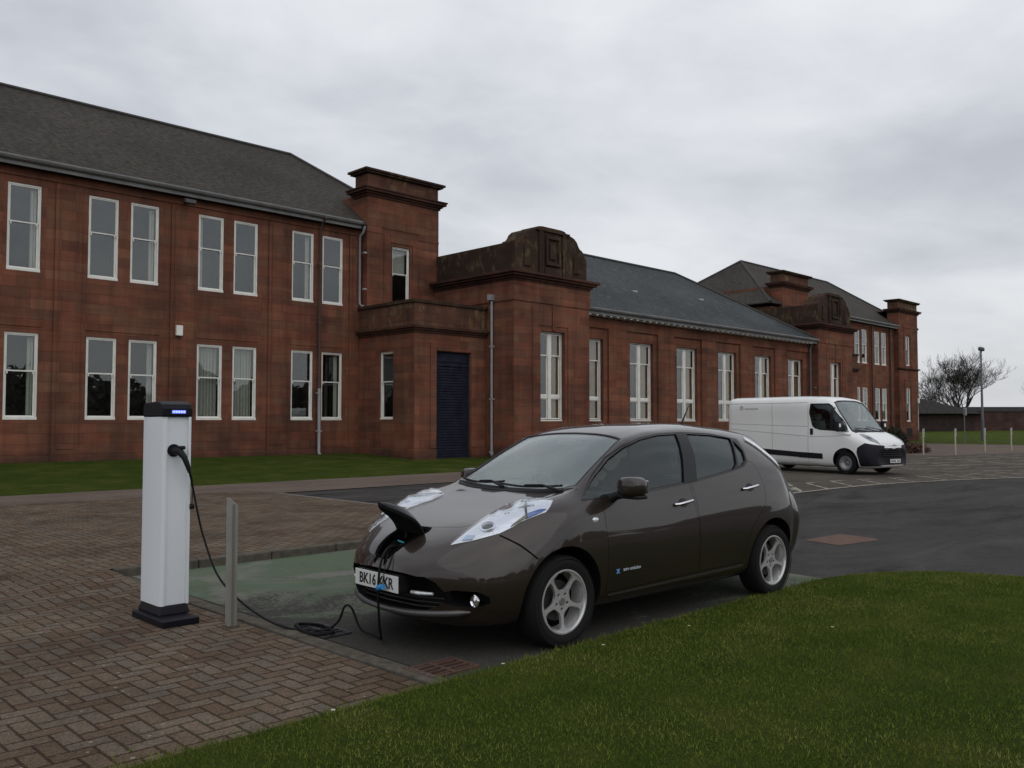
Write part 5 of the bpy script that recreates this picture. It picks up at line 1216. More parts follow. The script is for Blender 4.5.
# spoiler lip
m = MB(); m.prism([(-.30, 1.445), (-.42, 1.405), (-.43, 1.38), (-.32, 1.38)], 'y', -.34, .34); m.build('spoiler', paint, CAR, bevel=.01)
# front number plate, grille bars, bumper blade
m = MB(); m.box(3.575, 3.672, -.245, .245, .405, .53); m.build('plate_holder', blk, CAR, bevel=.01)
m = MB(); m.box(3.673, 3.679, -.26, .26, .413, .524); pl = m.build('number_plate', plate_m, CAR, bevel=.002)
text_mesh('plate_lettering', 'BK16 KKR', .102, plate_txt, pl, (3.6805, 0, .466), (PI / 2, 0, PI / 2), .0008, .0022, .92)
m = MB()
for z in (.325, .355, .385): m.tube([(3.47, -.50, z), (3.55, -.3, z), (3.575, 0, z), (3.55, .3, z), (3.47, .50, z)], .007, 6)
m.build('grille_bar', blk_gloss, CAR, smooth=60)
pts = []
for k in range(25):
    y = -.66 + 1.32 * k / 24; z = .262 + .035 * (abs(y) / .66) ** 2 
    hh = BV.ray_cast(Vector((6, y, z + .02)), Vector((-1, 0, 0)))[0]; pts.append(Vector((hh.x + .004, y, z + .012)))
m = MB(); m.tube(pts, [.008] + [.022] * 23 + [.008], 8); m.build('bumper_blade', simple('bumper_blade_sheen', (.10, .098, .098), .3, .5), CAR, smooth=60)  # body-coloured lip; its light reflections are painted in as silver grey
# emblem letters on the front door
nb = BV.ray_cast(Vector((2.05, 3, .468)), Vector((0, -1, 0)))
bd = text_mesh('door_badge', 'zero emission', .036, simple('badge_pale', (.45, .5, .55), .3), fdoor[0], (1.985, nb[0].y + .004, .470), (PI / 2 + .06, 0, PI), .001, .0006)
text_mesh('badge_mark', 'x', .06, simple('badge_blue', (.12, .32, .65), .3), fdoor[0], (2.145, nb[0].y + .004, .468), (PI / 2 + .06, 0, PI), .001, .003)
# charging port and its lifted flap
m = MB(); m.box(3.36, 3.56, -.10, .10, .57, .60); m.build('port_floor', dark_gap, CAR)
m = MB()
for y in (-.055, .05): m.lathe([(.0, .02), (.03, .022), (.035, .0), (.042, .0), (.042, -.05)], 20, 'x', (0, 0, 0))
sp(inset(PORT, -.032), 'top', 1, .0015, .004, 'port_surround', dark_gap, CAR, .025, [inset(PORT, .002)])
o = None
for y, rr in ((-.06, .045), (.055, .032)):
    m = MB(); m.lathe([(.0, .0), (rr * .7, .002), (rr * .8, .03), (rr, .03), (rr, -.06)], 20, 'z'); o = m.build('charge_socket', blk_gloss, CAR, smooth=40); o.matrix_basis = Matrix.Translation((3.44, y, .64)) @ Matrix.Rotation(R(35), 4, 'Y')
m = MB(); m.tube([(3.43, -.10, .695), (3.45, -.06, .712), (3.43, -.02, .70)], .008, 8); m.build('socket_ring', simple('teal_plastic', (.02, .28, .30), .4), CAR, smooth=60)
m = MB(); nA, nB = 10, 8; vv = []; ff = []
for i in range(nA + 1):
    t = i / nA; w = .145 * (1 - t ** 2.6) ** .8 + .02
    a = 3.37 + .06 * t + .225 * t * t; z = .79 + .40 * t - .185 * t * t
    for j in range(nB + 1):
        u = -1 + 2 * j / nB; vv.append((a + .02 * (1 - t) * u * u, u * w, z - .085 * (t ** .5) * u * u * (w / .16)))
n0 = len(vv); vv += [(x - .004, y, z - .024) for x, y, z in vv]
for i in range(nA):
    for j in range(nB):
        k = i * (nB + 1) + j; ff.append((k, k + 1, k + nB + 2, k + nB + 1)); ff.append((n0 + k, n0 + k + nB + 1, n0 + k + nB + 2, n0 + k + 1))
for j in range(nB): ff.append((j, n0 + j, n0 + j + 1, j + 1)); k = nA * (nB + 1) + j; ff.append((k, k + 1, n0 + k + 1, n0 + k))
for i in range(nA): k = i * (nB + 1); ff.append((k, k + nB + 1, n0 + k + nB + 1, n0 + k)); k += nB; ff.append((k, n0 + k, n0 + k + nB + 1, k + nB + 1))
m.add(vv, ff); flap = m.build('charging_flap', blk_gloss, CAR, smooth=50)
for y in (-.1, .1): m = MB(); m.tube([(3.36, y, .72), (3.355, y, .77), (3.375, y, .80)], .010, 6); m.build('flap_hinge', blk, flap, smooth=60)
m = MB(); m.box(3.455, 3.475, -.03, .04, .925, .96); m.build('flap_label', simple('grey_label', (.35, .36, .38), .5), flap)
# cabin
m = MB(); m.prism([(1.72, .45), (2.30, .45), (2.36, 1.0), (2.28, 1.03), (2.0, 1.02), (1.86, .95), (1.74, .78)], 'y', -.70, .70); m.build('dashboard', cabin_m, CAR, bevel=.03)
m = MB(); n = 28; ring = [(0, .18 * math.cos(2 * PI * k / n), .18 * math.sin(2 * PI * k / n)) for k in range(n + 1)]; m.tube(ring, .014, 8, caps=False); m.tube([(0, -.17, 0), (0, .17, 0)], .016, 6); m.tube([(0, 0, 0), (0, 0, -.17)], .016, 6); m.tube([(0, 0, 0), (.2, 0, -.02)], .03, 8)
o = m.build('steering_wheel', cabin_m, CAR, smooth=60); o.location = (1.76, -.37, .94); o.rotation_euler = (0, R(-22), 0)
def seat(a, y, w=.5):
    s_ = bpy.data.objects.new('seat', None); COL.objects.link(s_); s_.parent = CAR; s_.location = (a, y, .42)
    m = MB(); m.box(-.05, .48, -w / 2, w / 2, .0, .16); m.build('cushion', seat_m, s_, bevel=.05)
    m = MB(); m.prism([(-.02, .12), (.12, .12), (-.10, .70), (-.22, .68)], 'y', -w / 2 + .02, w / 2 - .02); m.build('backrest', seat_m, s_, bevel=.05)
    for yy in ([0] if w < .7 else [-.38, .0, .38]):
        m = MB(); m.box(-.27, -.17, yy - .13, yy + .13, .73, .92); m.build('headrest', seat_m, s_, bevel=.045)
for a, y in ((1.15, .36), (1.15, -.36)): seat(a, y)
seat(.32, 0, 1.22)
m = MB(); m.box(1.70, 1.79, -.11, .11, 1.345, 1.41); m.build('rear_view_mirror', cabin_m, CAR, bevel=.02)
m = MB(); m.box(2.20, 2.34, .44, .62, 1.035, 1.042); o = m.build('red_paper', red_paper, CAR)
m = MB(); m.box(-.4, 2.4, -.75, .75, .33, .37); m.build('cabin_floor', cabin_m, CAR)
for ax in (0, 2.7):
    for sy in (1, -1): wheel(CAR, 'front_wheel' if ax else 'rear_wheel', (ax, sy * (.885 - .1025 - .012), .316), sy)
m = MB(); m.tube([(0, -.7, .3), (0, .7, .3)], .05, 8); m.tube([(2.7, -.7, .3), (2.7, .7, .3)], .05, 8); m.build('axle', blk, CAR)
kill(body0)
# ================================================================== the white van
VAN = thing('panel_van', 'white panel van with black lower bumper parked facing right beyond the car', 'van', (26.29, -16.61, .006), R(-99.6))
vpaint = simple('white_van_paint', (.80, .81, .80), .35, coat=.5, noise=.04, nscale=1.5)
vblack = simple('van_black_plastic', (.011, .011, .016), .6, spec=.25)
VST = [
 (.955, S9(.30, .60, .31, .72, .38, .76, .50, .70, .66, .55, .74, .35, .76, .77)),
 (.92, S9(.25, .78, .27, .88, .38, .92, .55, .86, .80, .68, .90, .40, .925, .93)),
 (.84, S9(.22, .86, .26, .95, .40, .985, .60, .93, .90, .74, .985, .45, 1.0, 1.01)),
 (.66, S9(.20, .90, .26, .99, .42, 1.015, .70, .96, 1.0, .78, 1.09, .45, 1.11, 1.12)),
 (.40, S9(.20, .92, .26, 1.0, .45, 1.025, .75, .975, 1.08, .80, 1.19, .45, 1.215, 1.225)),
 (.18, S9(.20, .93, .26, 1.005, .45, 1.025, .80, .985, 1.14, .82, 1.27, .45, 1.30, 1.31)),
 (-.05, S9(.20, .93, .26, 1.005, .45, 1.025, .80, .99, 1.18, .84, 1.52, .48, 1.56, 1.57)),
 (-.30, S9(.20, .93, .26, 1.005, .45, 1.025, .80, .99, 1.20, .85, 1.82, .50, 1.87, 1.88)),
 (-.55, S9(.20, .93, .26, 1.005, .45, 1.025, .80, .99, 1.25, .85, 2.12, .52, 2.18, 2.19)),
 (-.78, S9(.20, .93, .26, 1.005, .45, 1.025, .80, .99, 1.30, .86, 2.21, .54, 2.28, 2.29)),
 (-1.10, S9(.20, .93, .28, 1.005, .45, 1.025, .85, 1.00, 1.40, .92, 2.24, .60, 2.33, 2.35)),
 (-2.00, S9(.20, .93, .28, 1.005, .45, 1.025, .90, 1.015, 1.50, .96, 2.26, .64, 2.36, 2.38)),
 (-3.60, S9(.20, .93, .28, 1.005, .45, 1.025, .90, 1.015, 1.50, .96, 2.26, .64, 2.36, 2.38)),
 (-4.38, S9(.22, .93, .30, 1.00, .45, 1.02, .90, 1.005, 1.50, .95, 2.26, .64, 2.36, 2.38)),
 (-4.46, S9(.28, .88, .34, .95, .47, .975, .90, .955, 1.50, .89, 2.22, .60, 2.31, 2.33)),
]
def vbend(a, y): 
    r = min(1., abs(y) / 1.02); return sm((a + .2) / 1.15) * .22 * r ** 3 if a > -.2 else 0.
vs_s = list(np.concatenate([[.955, .945, .93, .90, .87], np.arange(.84, -1.2, -.06), np.arange(-1.2, -4.3, -.16), [-4.38, -4.42, -4.45, -4.46]]))
V, F = loft(VST, vbend, vs_s, 6); v0 = tmp('v0', V, F, [vpaint, vblack]); BV = bvh_of(v0)
Vc, Fc = loft(VST, vbend, [a for a in vs_s if -1.9 < a < .1], 6, off=.05, zmin=.6); vc = tmp('vc', Vc, Fc, [vblack])
VWIN = [(-1.17, 2.10), (-1.20, 1.84), (-1.10, 1.46), (-1.02, 1.39), (-.85, 1.345), (-.30, 1.315), (.03, 1.29), (-.08, 1.50), (-.28, 1.76), (-.46, 2.0), (-.62, 2.10)]
VWS = [(-.59, 0), (-.565, .5), (-.51, .72), (-.30, .775), (.0, .80), (.14, .80), (.20, .5), (.235, 0)]; VWS = VWS + [(a, -y) for a, y in VWS[1:-1][::-1]]
cuts = [prism_obj(VWIN, 'y', .7, 1.3, vblack), prism_obj(VWIN, 'y', -1.3, -.7, vblack), prism_obj(VWS, 'z', 1.28, 2.6, vblack)]
for ax in (0, -3.45):
    for sy in (1, -1):
        m = MB(); n = 40; m.prism([(ax + .42 * math.cos(2 * PI * k / n), .37 + .42 * math.sin(2 * PI * k / n)) for k in range(n)], 'y', sy * .66, sy * 1.2); cuts.append(tmp('w', m.v, m.f, [vblack]))
me = boolean(v0, [vc] + cuts); vb = finish('body', me, VAN); kill(v0, vc, *cuts)
for sd_ in (1, -1):
    sp(inset(VWIN, .002), 'side', sd_, -.008, .004, 'side_window', side_glass, VAN, .08)
    sp(inset(VWIN, -.03), 'side', sd_, .003, .006, 'window_seal', vblack, VAN, .07, [inset(VWIN, .012)])
    sp([(-.50, 1.33), (-.42, 1.325), (-.44, 1.90), (-.52, 1.93)], 'side', sd_, .0, .01, 'window_divider', vblack, VAN, .06)
    sp([(-1.615, .46), (-1.615, .63), (-.76, .605), (-.76, .44)], 'side', sd_, .012, .02, 'side_moulding', vblack, VAN, .08)
    sp([(-3.0, .53), (-3.0, .70), (-1.62, .63), (-1.62, .47)], 'side', sd_, .012, .02, 'side_moulding', vblack, VAN, .08)
    # wrap-round lower bumper
    sp([(1.3, .28), (1.3, .78), (.62, .94), (.42, .80), (.40, .66), (.44, .50), (.47, .26)], 'side', sd_, .010, .03, 'bumper_corner', vblack, VAN, .05)
    d = sp([(.28, 1.19), (.46, 1.205), (.70, 1.145), (.92, 1.02), (1.02, .93), (.86, .955), (.60, 1.0), (.42, 1.08)], 'obl', sd_, .012, .02, 'headlamp', simple('van_lamp' + str(sd_), (.26, .28, .31), .15, .2, 1.0), VAN, .05)
    sp([(.50, 1.13), (.66, 1.10), (.70, 1.05), (.56, 1.06)], 'obl', sd_, .02, .006, 'lamp_bowl', simple('van_bowl' + str(sd_), (.10, .11, .12), .2), d, .04)
    # panel seams
    for (p, q) in (((-1.27, .36), (-1.27, 2.18)), ((-2.62, .50), (-2.62, 2.14)), ((-1.27, 1.10), (-.10, 1.15)), ((-4.38, 1.32), (-1.30, 1.12)), ((-4.38, 1.50), (-1.3, 1.42)), ((-4.36, 2.16), (-1.3, 2.16))):
        pp, qq = Vector(p), Vector(q); dd = (qq - pp).normalized(); nn = Vector((-dd.y, dd.x)) * .007
        sp([tuple(pp - nn), tuple(qq - nn), tuple(qq + nn), tuple(pp + nn)], 'side', sd_, .002, .003, 'panel_seam', simple('van_seam', (.30, .31, .31), .6) if 'van_seam' not in MATS else MATS['van_seam'], VAN, .1)
    hh = BV.ray_cast(Vector((-1.14, sd_ * 3, 1.26)), Vector((0, -sd_, 0)))[0]
    m = MB(); m.box(-1.19, -1.09, min(hh.y, hh.y + sd_ * .03), max(hh.y, hh.y + sd_ * .03), 1.17, 1.36); m.build('door_handle', vblack, VAN, bevel=.02)
    # mirror: tall case on an arm
    mr = bpy.data.objects.new('wing_mirror', None); COL.objects.link(mr); mr.parent = VAN; mr.location = (-.10, sd_ * 1.17, 1.42)
    m = MB(); m.box(-.06, .06, -.09, .12, -.15, .17); m.build('mirror_case', vblack, mr, bevel=.04)
    m = MB(); m.box(-.02, .02, -sd_ * .2 if sd_ > 0 else .0, 0 if sd_ > 0 else .2, -.12, -.04); m.build('mirror_arm', vblack, mr, bevel=.01)
    m = MB(); m.box(.0, .065, -.05, .06, -.02, .10); m.build('mirror_cap', vpaint, mr, bevel=.02)
    m = MB(); m.box(-4.49, -4.40, sd_ * .90 - .05, sd_ * .90 + .05, 1.30, 1.80); m.build('tail_lamp', simple('red_tail_lamp' + str(sd_), (.35, .02, .015), .25), VAN, bevel=.015)
sp(inset(VWS, -.01), 'top', 1, -.004, .005, 'windscreen', ws_glass, VAN, .1)
sp(inset(VWS, -.03), 'top', 1, .003, .005, 'windscreen_seal', vblack, VAN, .08, [inset(VWS, .02)])
sp([(.235, 0), (.20, .55), (.15, .80), (.24, .80), (.30, .5), (.33, 0), (.30, -.5), (.24, -.80), (.15, -.80), (.20, -.55)], 'top', 1, .006, .01, 'scuttle', vblack, VAN, .06)
for y0, y1 in ((.60, -.05), (-.02, -.65)):
    pts = [BV.ray_cast(Vector((.20 - .10 * k / 5, y0 + (y1 - y0) * k / 5, 3)), Vector((0, 0, -1)))[0] + Vector((.01, 0, .03)) for k in range(6)]
    m = MB(); m.tube(pts, .013, 6); m.build('wiper', vblack, VAN)
# front face: grille, chevron bars, lower bumper, plate
sp([(-.90, .30), (-.93, .50), (-.90, .72), (-.70, .86), (-.45, .80), (0, .775), (.45, .80), (.70, .86), (.90, .72), (.93, .50), (.90, .30)], 'front', 1, .014, .04, 'front_bumper', vblack, VAN, .06)
m = MB()
for z in (.57, .63, .69, .75): m.tube([(.90, -.50, z), (.975, -.2, z), (.985, 0, z), (.975, .2, z), (.90, .50, z)], .014, 6)
m.build('grille_bar', vblack, VAN)
m = MB(); m.tube([(.86, -.62, .845), (.93, -.3, .80), (.955, -.09, .795)], .02, 6); m.tube([(.86, .62, .845), (.93, .3, .80), (.955, .09, .795)], .02, 6); m.tube([(.84, -.62, .90), (.915, -.3, .865), (.945, -.07, .87), (.955, 0, .90), (.945, .07, .87), (.915, .3, .865), (.84, .62, .90)], .016, 6)
m.build('chrome_bar', chrome, VAN, smooth=60)
m = MB(); m.box(.99, 1.0, -.26, .26, .36, .47); vp = m.build('number_plate', plate_m, VAN)
m = MB()
for k in range(7):
    if k != 4: m.box(1.0, 1.003, -.215 + k * .062, -.175 + k * .062, .385, .445)
m.build('plate_characters', simple('worn_plate_black', (.10, .10, .10), .6), vp)
# faint emblem and lettering on the side
for sd_ in (-1,):
    yy = BV.ray_cast(Vector((-3.8, sd_ * 3, 1.99)), Vector((0, -sd_, 0)))[0].y
    lg = simple('faded_grey_lettering', (.36, .37, .39), .6)
    m = MB(); m.lathe([(.03, 0), (.075, 0), (.075, .003), (.03, .003)], 20, 'y', closed=True); o = m.build('side_emblem', lg, VAN); o.location = (-3.86, yy - .004, 2.02)
    m = MB(); 
    for k in range(9): m.box(-3.72 + k * .063, -3.68 + k * .063, yy - .008, yy - .004, 1.965, 2.015)
    m.build('side_lettering', lg, VAN)
    m = MB(); yy = BV.ray_cast(Vector((0, sd_ * 3, 1.17)), Vector((0, -sd_, 0)))[0].y
    for k in range(6): m.box(-.10 + k * .052, -.065 + k * .052, yy - .006, yy - .001, 1.155, 1.195)
    m.build('wing_lettering', lg, VAN)
m = MB(); m.prism([(-.35, .9), (.10, .9), (.12, 1.27), (-.15, 1.29), (-.35, 1.2)], 'y', -.85, .85); m.build('dashboard', cabin_m, VAN, bevel=.03)
for y in (-.5, .5):
    m = MB(); m.box(-1.25, -.75, y - .26, y + .26, .75, .95); m.prism([(-1.2, .9), (-1.05, .9), (-1.18, 1.6), (-1.33, 1.6)], 'y', y - .25, y + .25); m.box(-1.33, -1.22, y - .13, y + .13, 1.62, 1.82); m.build('seat', seat_m, VAN, bevel=.04)
for ax in (0, -3.45):
    for sy in (1, -1): wheel(VAN, 'front_wheel' if ax == 0 else 'rear_wheel', (ax, sy * (1.02 - .11 - .03), .34), sy, .34, .205, .215, 'steel')
m = MB(); m.box(-4.3, .7, -.8, .8, .24, .34); m.build('underbody', vblack, VAN)

# ================================================================== charging post, bollard post, cable
CP = thing('charging_post', 'tall white charging post with black cap and blue display standing on the block paving', 'charging post', (2.975, -21.03, .004))
cwhite = simple('white_post_enamel', (.70, .74, .77), .38, coat=.2, noise=.03, nscale=2)
cblack = simple('black_post_plastic', (.008, .008, .012), .45, spec=.15)
m = MB(); m.box(-.185, .10, -.40, .20, 0, .052); m.build('base_plate', cblack, CP, bevel=.006)
bx0, bx1, by0, by1 = -.118, .112, -.17, .20     # footprint of the column
m = MB()
m.add([(bx0 + .004, by0 + .004, .12), (bx1 - .004, by0 + .004, .12), (bx1 - .004, by1, .12), (bx0 + .004, by1, .12), (bx0 - .02, by0 - .03, .052), (bx1 + .008, by0 - .03, .052), (bx1 + .008, by1 + .02, .052), (bx0 - .02, by1 + .02, .052)],
      [(0, 3, 2, 1), (4, 5, 6, 7), (0, 1, 5, 4), (1, 2, 6, 5), (2, 3, 7, 6), (3, 0, 4, 7)]); m.build('skirt', cblack, CP, bevel=.012)
m = MB()
# column profile in plan: wide rounded left front corner, recessed bay on the front
prof = [(bx0, by1), (bx0, by0 + .03), (bx0 + .01, by0 + .008), (bx0 + .022, by0), (-.078, by0), (-.078, by0 + .018), (bx1 - .022, by0 + .018), (bx1 - .022, by0 - .006), (bx1, by0 - .006), (bx1, by1)]
low_ = [(bx0, by1), (bx0, by0 + .03), (bx0 + .01, by0 + .008), (bx0 + .03, by0), (bx1 - .01, by0), (bx1, by0 + .006), (bx1, by1)]
m.prism(prof, 'z', .12, 1.60)
m.build('column', cwhite, CP, smooth=25, bevel=.002)
m = MB(); m.prism([(by1 + .004, 1.60), (by0 - .012, 1.60), (by0 - .014, 1.665), (by0 + .01, 1.70), (by0 + .08, 1.725), (by1 - .03, 1.715), (by1 + .004, 1.69)], 'x', bx0 - .006, bx1 + .008)
cap = m.build('cap', cblack, CP, bevel=.012)
m = MB(); m.box(-.05, .06, by0 - .017, by0 - .012, 1.628, 1.652)
m.build('display', simple('blue_display', (.1, .15, .6), .3, emit=((.16, .24, 1.0), 1.3)), cap)
m = MB()
for k in range(5): m.box(-.04 + k * .02, -.030 + k * .02, by0 - .019, by0 - .0172, 1.634, 1.646)
m.build('display_text', simple('pale_display_text', (.6, .6, .9), .4, emit=((.7, .75, 1.0), .8)), cap)
m = MB(); m.lathe([(.0, -.02), (.045, -.02), (.05, -.012), (.052, .03)], 28, 'y', (-.02, by0 + .018, 1.335)); m.build('socket', cblack, CP, smooth=40)
# plug and cable
CB = thing('charging_cable', 'black charging cable running from the white post across the ground to the car nose', 'cable', (3.2, -21.6, 0), absolute=True)
hx, hy, hz = 2.962, -21.03 + by0 - .012, 1.335
m = MB(); m.tube([(hx - .01, hy + .02, hz), (hx + .01, hy - .05, hz - .005), (hx + .035, hy - .075, hz - .05), (hx + .06, hy - .085, hz - .12), (hx + .075, hy - .085, hz - .17)], [.034, .031, .023, .020, .013], 12); m.build('plug', blk, CB, smooth=60)
m = MB(); m.box(hx + .0, hx + .05, hy - .07, hy + .01, hz + .012, hz + .04); m.build('plug_latch', blk, CB, bevel=.01)
def spline(P, n=10):
    P = [Vector(p) for p in P]; out = []
    for i in range(len(P) - 1):
        p0 = P[max(i - 1, 0)]; p1, p2 = P[i], P[i + 1]; p3 = P[min(i + 2, len(P) - 1)]
        for k in range(n):
            t = k / n; out.append(.5 * ((2 * p1) + (p2 - p0) * t + (2 * p0 - 5 * p1 + 4 * p2 - p3) * t * t + (3 * p1 - p0 - 3 * p2 + p3) * t ** 3))
    out.append(P[-1]); return out
pts = [(hx + .072, hy - .085, hz - .16), (3.085, -21.245, 1.06), (3.13, -21.25, .84), (3.17, -21.28, .64), (3.22, -21.42, .36), (3.28, -21.66, .19), (3.34, -21.94, .085), (3.42, -22.12, .030), (3.50, -22.26, .024), (3.60, -22.38, .026), (3.64, -22.49, .10), (3.66, -22.545, .215), (3.69, -22.59, .20), (3.72, -22.66, .06), (3.76, -22.76, .028), (3.74, -22.88, .03), (3.66, -22.99, .07), (3.60, -23.05, .20), (3.565, -23.085, .40), (3.57, -23.09, .54), (3.60, -23.09, .645), (3.67, -23.075, .70), (3.78, -23.07, .69)]
m = MB(); m.tube(spline(pts), .0085, 8); m.build('cable', simple('black_cable', (.006, .006, .007), .6, spec=.2), CB, smooth=60)
m = MB(); m.tube([(3.76, -23.07, .69), (3.80, -23.065, .665), (3.85, -23.06, .64)], [.022, .032, .03], 10); m.build('car_connector', blk, CB, smooth=60)
# slack loops lying on the drain
m = MB(); lp = []
for k in range(23):
    a = 2 * PI * k / 11.3; rr = 1 - .004 * k
    lp.append((3.55 + .10 * rr * math.cos(a) + .012 * math.sin(k * 1.7), -22.31 + .22 * rr * math.sin(a) + .02 * math.cos(k * 2.3), .026 + .0006 * k))
m.tube(spline(lp, 4), .0085, 6); m.build('coil', MATS['black_cable'], CB, smooth=60)
m = MB(); m.tube(spline([(3.62, -23.12, .66), (3.585, -23.14, .6), (3.562, -23.145, .5), (3.558, -23.13, .455)]), .0035, 6); m.build('cap_strap', MATS['black_cable'], CB)
m = MB(); m.tube([(3.548, -23.165, .452), (3.552, -23.095, .437)], [.020, .018], 12); m.build('blue_cap', cyan_m, CB, smooth=50)
m = MB(); m.tube(spline([(3.06, -21.235, 1.20), (3.085, -21.245, 1.1), (3.098, -21.22, .99), (3.10, -21.21, .915)]), .003, 6); m.lathe([(0, -.02), (.022, -.018), (.024, .012), (.0, .02)], 16, 'x', (3.10, -21.205, .89)); m.build('plug_cap', blk, CB)
bp_ = thing('steel_post', 'grey steel post with slanted top beside the charging post', 'post', (3.20, -21.695, .004))
m = MB(); m.add([(-.036, -.026, 0), (.036, -.026, 0), (.036, .026, 0), (-.036, .026, 0), (-.036, -.026, .985), (.036, -.026, .915), (.036, .026, .915), (-.036, .026, .985)], [(0, 3, 2, 1), (4, 5, 6, 7), (0, 1, 5, 4), (1, 2, 6, 5), (2, 3, 7, 6), (3, 0, 4, 7)])
m.build('post_shaft', simple('galvanised_post', (.26, .255, .23), .5, .2, noise=.2, nscale=4), bp_, bevel=.004)
m = MB(); m.box(-.010, .010, -.031, -.025, .02, .93); m.build('front_rib', simple('post_rib', (.14, .14, .125), .5), bp_)
m = MB(); m.box(-.05, .05, -.05, .05, 0, .012); m.build('foot', concrete, bp_, bevel=.004)
# ---------- drains
def drain(name, label, s, t, ls, lt, mat, rot=0, n=5):
    g = thing(name, label, 'drain', (s, -t, .012), rot, None)
    m = MB(); frx = lambda M, u0, u1, z0, z1, d0, d1: M.box(u0, u1, z0, z1, d0, d1)
    frame_box(m, frx, -ls / 2, ls / 2, -lt / 2, lt / 2, .02, -.03, .008); m.build('frame', mat, g)
    m = MB(); m.box(-ls / 2 + .02, ls / 2 - .02, -lt / 2 + .02, lt / 2 - .02, -.03, -.028 + .022); m.build('pit', dark_gap, g)
    for k in range(n):
        y = -lt / 2 + .02 + (lt - .04) * (k + .5) / n
        m = MB(); m.box(-ls / 2 + .02, ls / 2 - .02, y - .008, y + .008, -.006, .007); m.build('bar', mat, g)
    m = MB(); m.box(-.012, .012, -lt / 2 + .02, lt / 2 - .02, -.006, .0075); m.build('cross_bar', mat, g)
    return g
drain('drain_grate', 'rusty brown drain grate in the corner between edging and lawn', 3.60, 23.72, .40, .28, simple('rusty_iron', (.085, .045, .032), .8, noise=.4), 0, 4)
drain('drain_grate', 'black drain grate under the coiled cable in front of the car', 3.60, 22.32, .24, .46, simple('black_iron', (.02, .02, .02), .6, noise=.4), 0, 7)

# ================================================================== far right: posts, sign, lamp, trees, low building
pale_post = simple('pale_timber_post', (.42, .40, .30), .8, noise=.3)
sign_grey = simple('sign_grey', (.45, .48, .50), .5)
proto = None
for (s, t, lb) in ((43.09, 12.15, 'leftmost of the four short pale marker posts at the back of the car park'), (44.17, 13.22, 'second from the left of the four short pale marker posts'), (49.7, 12.82, 'short pale marker post just in front of the street lamp'), (52.42, 13.31, 'rightmost of the four short pale marker posts at the back of the car park')):
    if proto is None:
        r = thing('marker_post', lb, 'post', (s, -t, 0), R(44), 'short marker posts at the back of the car park')
        m = MB(); m.box(-.032, .032, -.032, .032, 0, 1.15); m.build('post_shaft', pale_post, r, bevel=.01); m = MB(); m.box(-.03, .13, -.06, -.04, .86, 1.26); m.build('sign_plate', sign_grey, r, bevel=.01); m = MB(); m.box(-.04, .04, -.04, .04, 1.15, 1.18); m.build('post_cap', sign_grey, r, bevel=.01); proto = r
    else: r = copy_tree(proto); r.location = (s, -t, 0); r['label'] = lb
sg = thing('road_sign', 'small white square sign on a thin pole by the far lawn', 'sign', (66.8, -6.3, .02), R(44))
m = MB(); m.tube([(0, 0, 0), (0, 0, 2.5)], .035, 8); m.build('pole', gutter_grey, sg); m = MB(); m.box(-.22, .22, -.06, -.04, 2.02, 2.55); m.build('sign_plate', simple('white_sign', (.6, .62, .62), .5), sg, bevel=.01); m = MB(); m.box(-.12, .12, -.063, -.061, 2.12, 2.42); m.build('sign_symbol', simple('grey_symbol', (.3, .3, .3), .5), sg)
lp_ = thing('street_lamp', 'tall grey street lamp with small dark head by the far lawn', 'street lamp', (76.2, -4.6, .1), R(44))
m = MB(); m.tube([(0, 0, 0), (0, 0, 1.6)], .13, 10); m.build('base_compartment', simple('lamp_base_grey', (.09, .10, .12), .5), lp_, smooth=50)
m = MB(); m.tube([(0, 0, 1.6), (0, 0, 7.2)], [.10, .06], 10); m.build('column', simple('lamp_column_grey', (.12, .13, .15), .5), lp_, smooth=50)
m = MB(); m.prism([(-.35, 7.25), (-.28, 7.42), (.0, 7.52), (.16, 7.48), (.2, 7.32), (.05, 7.2), (-.25, 7.15)], 'y', -.15, .15); m.build('lamp_head', simple('lamp_head_dark', (.03, .03, .035), .5), lp_, bevel=.03)

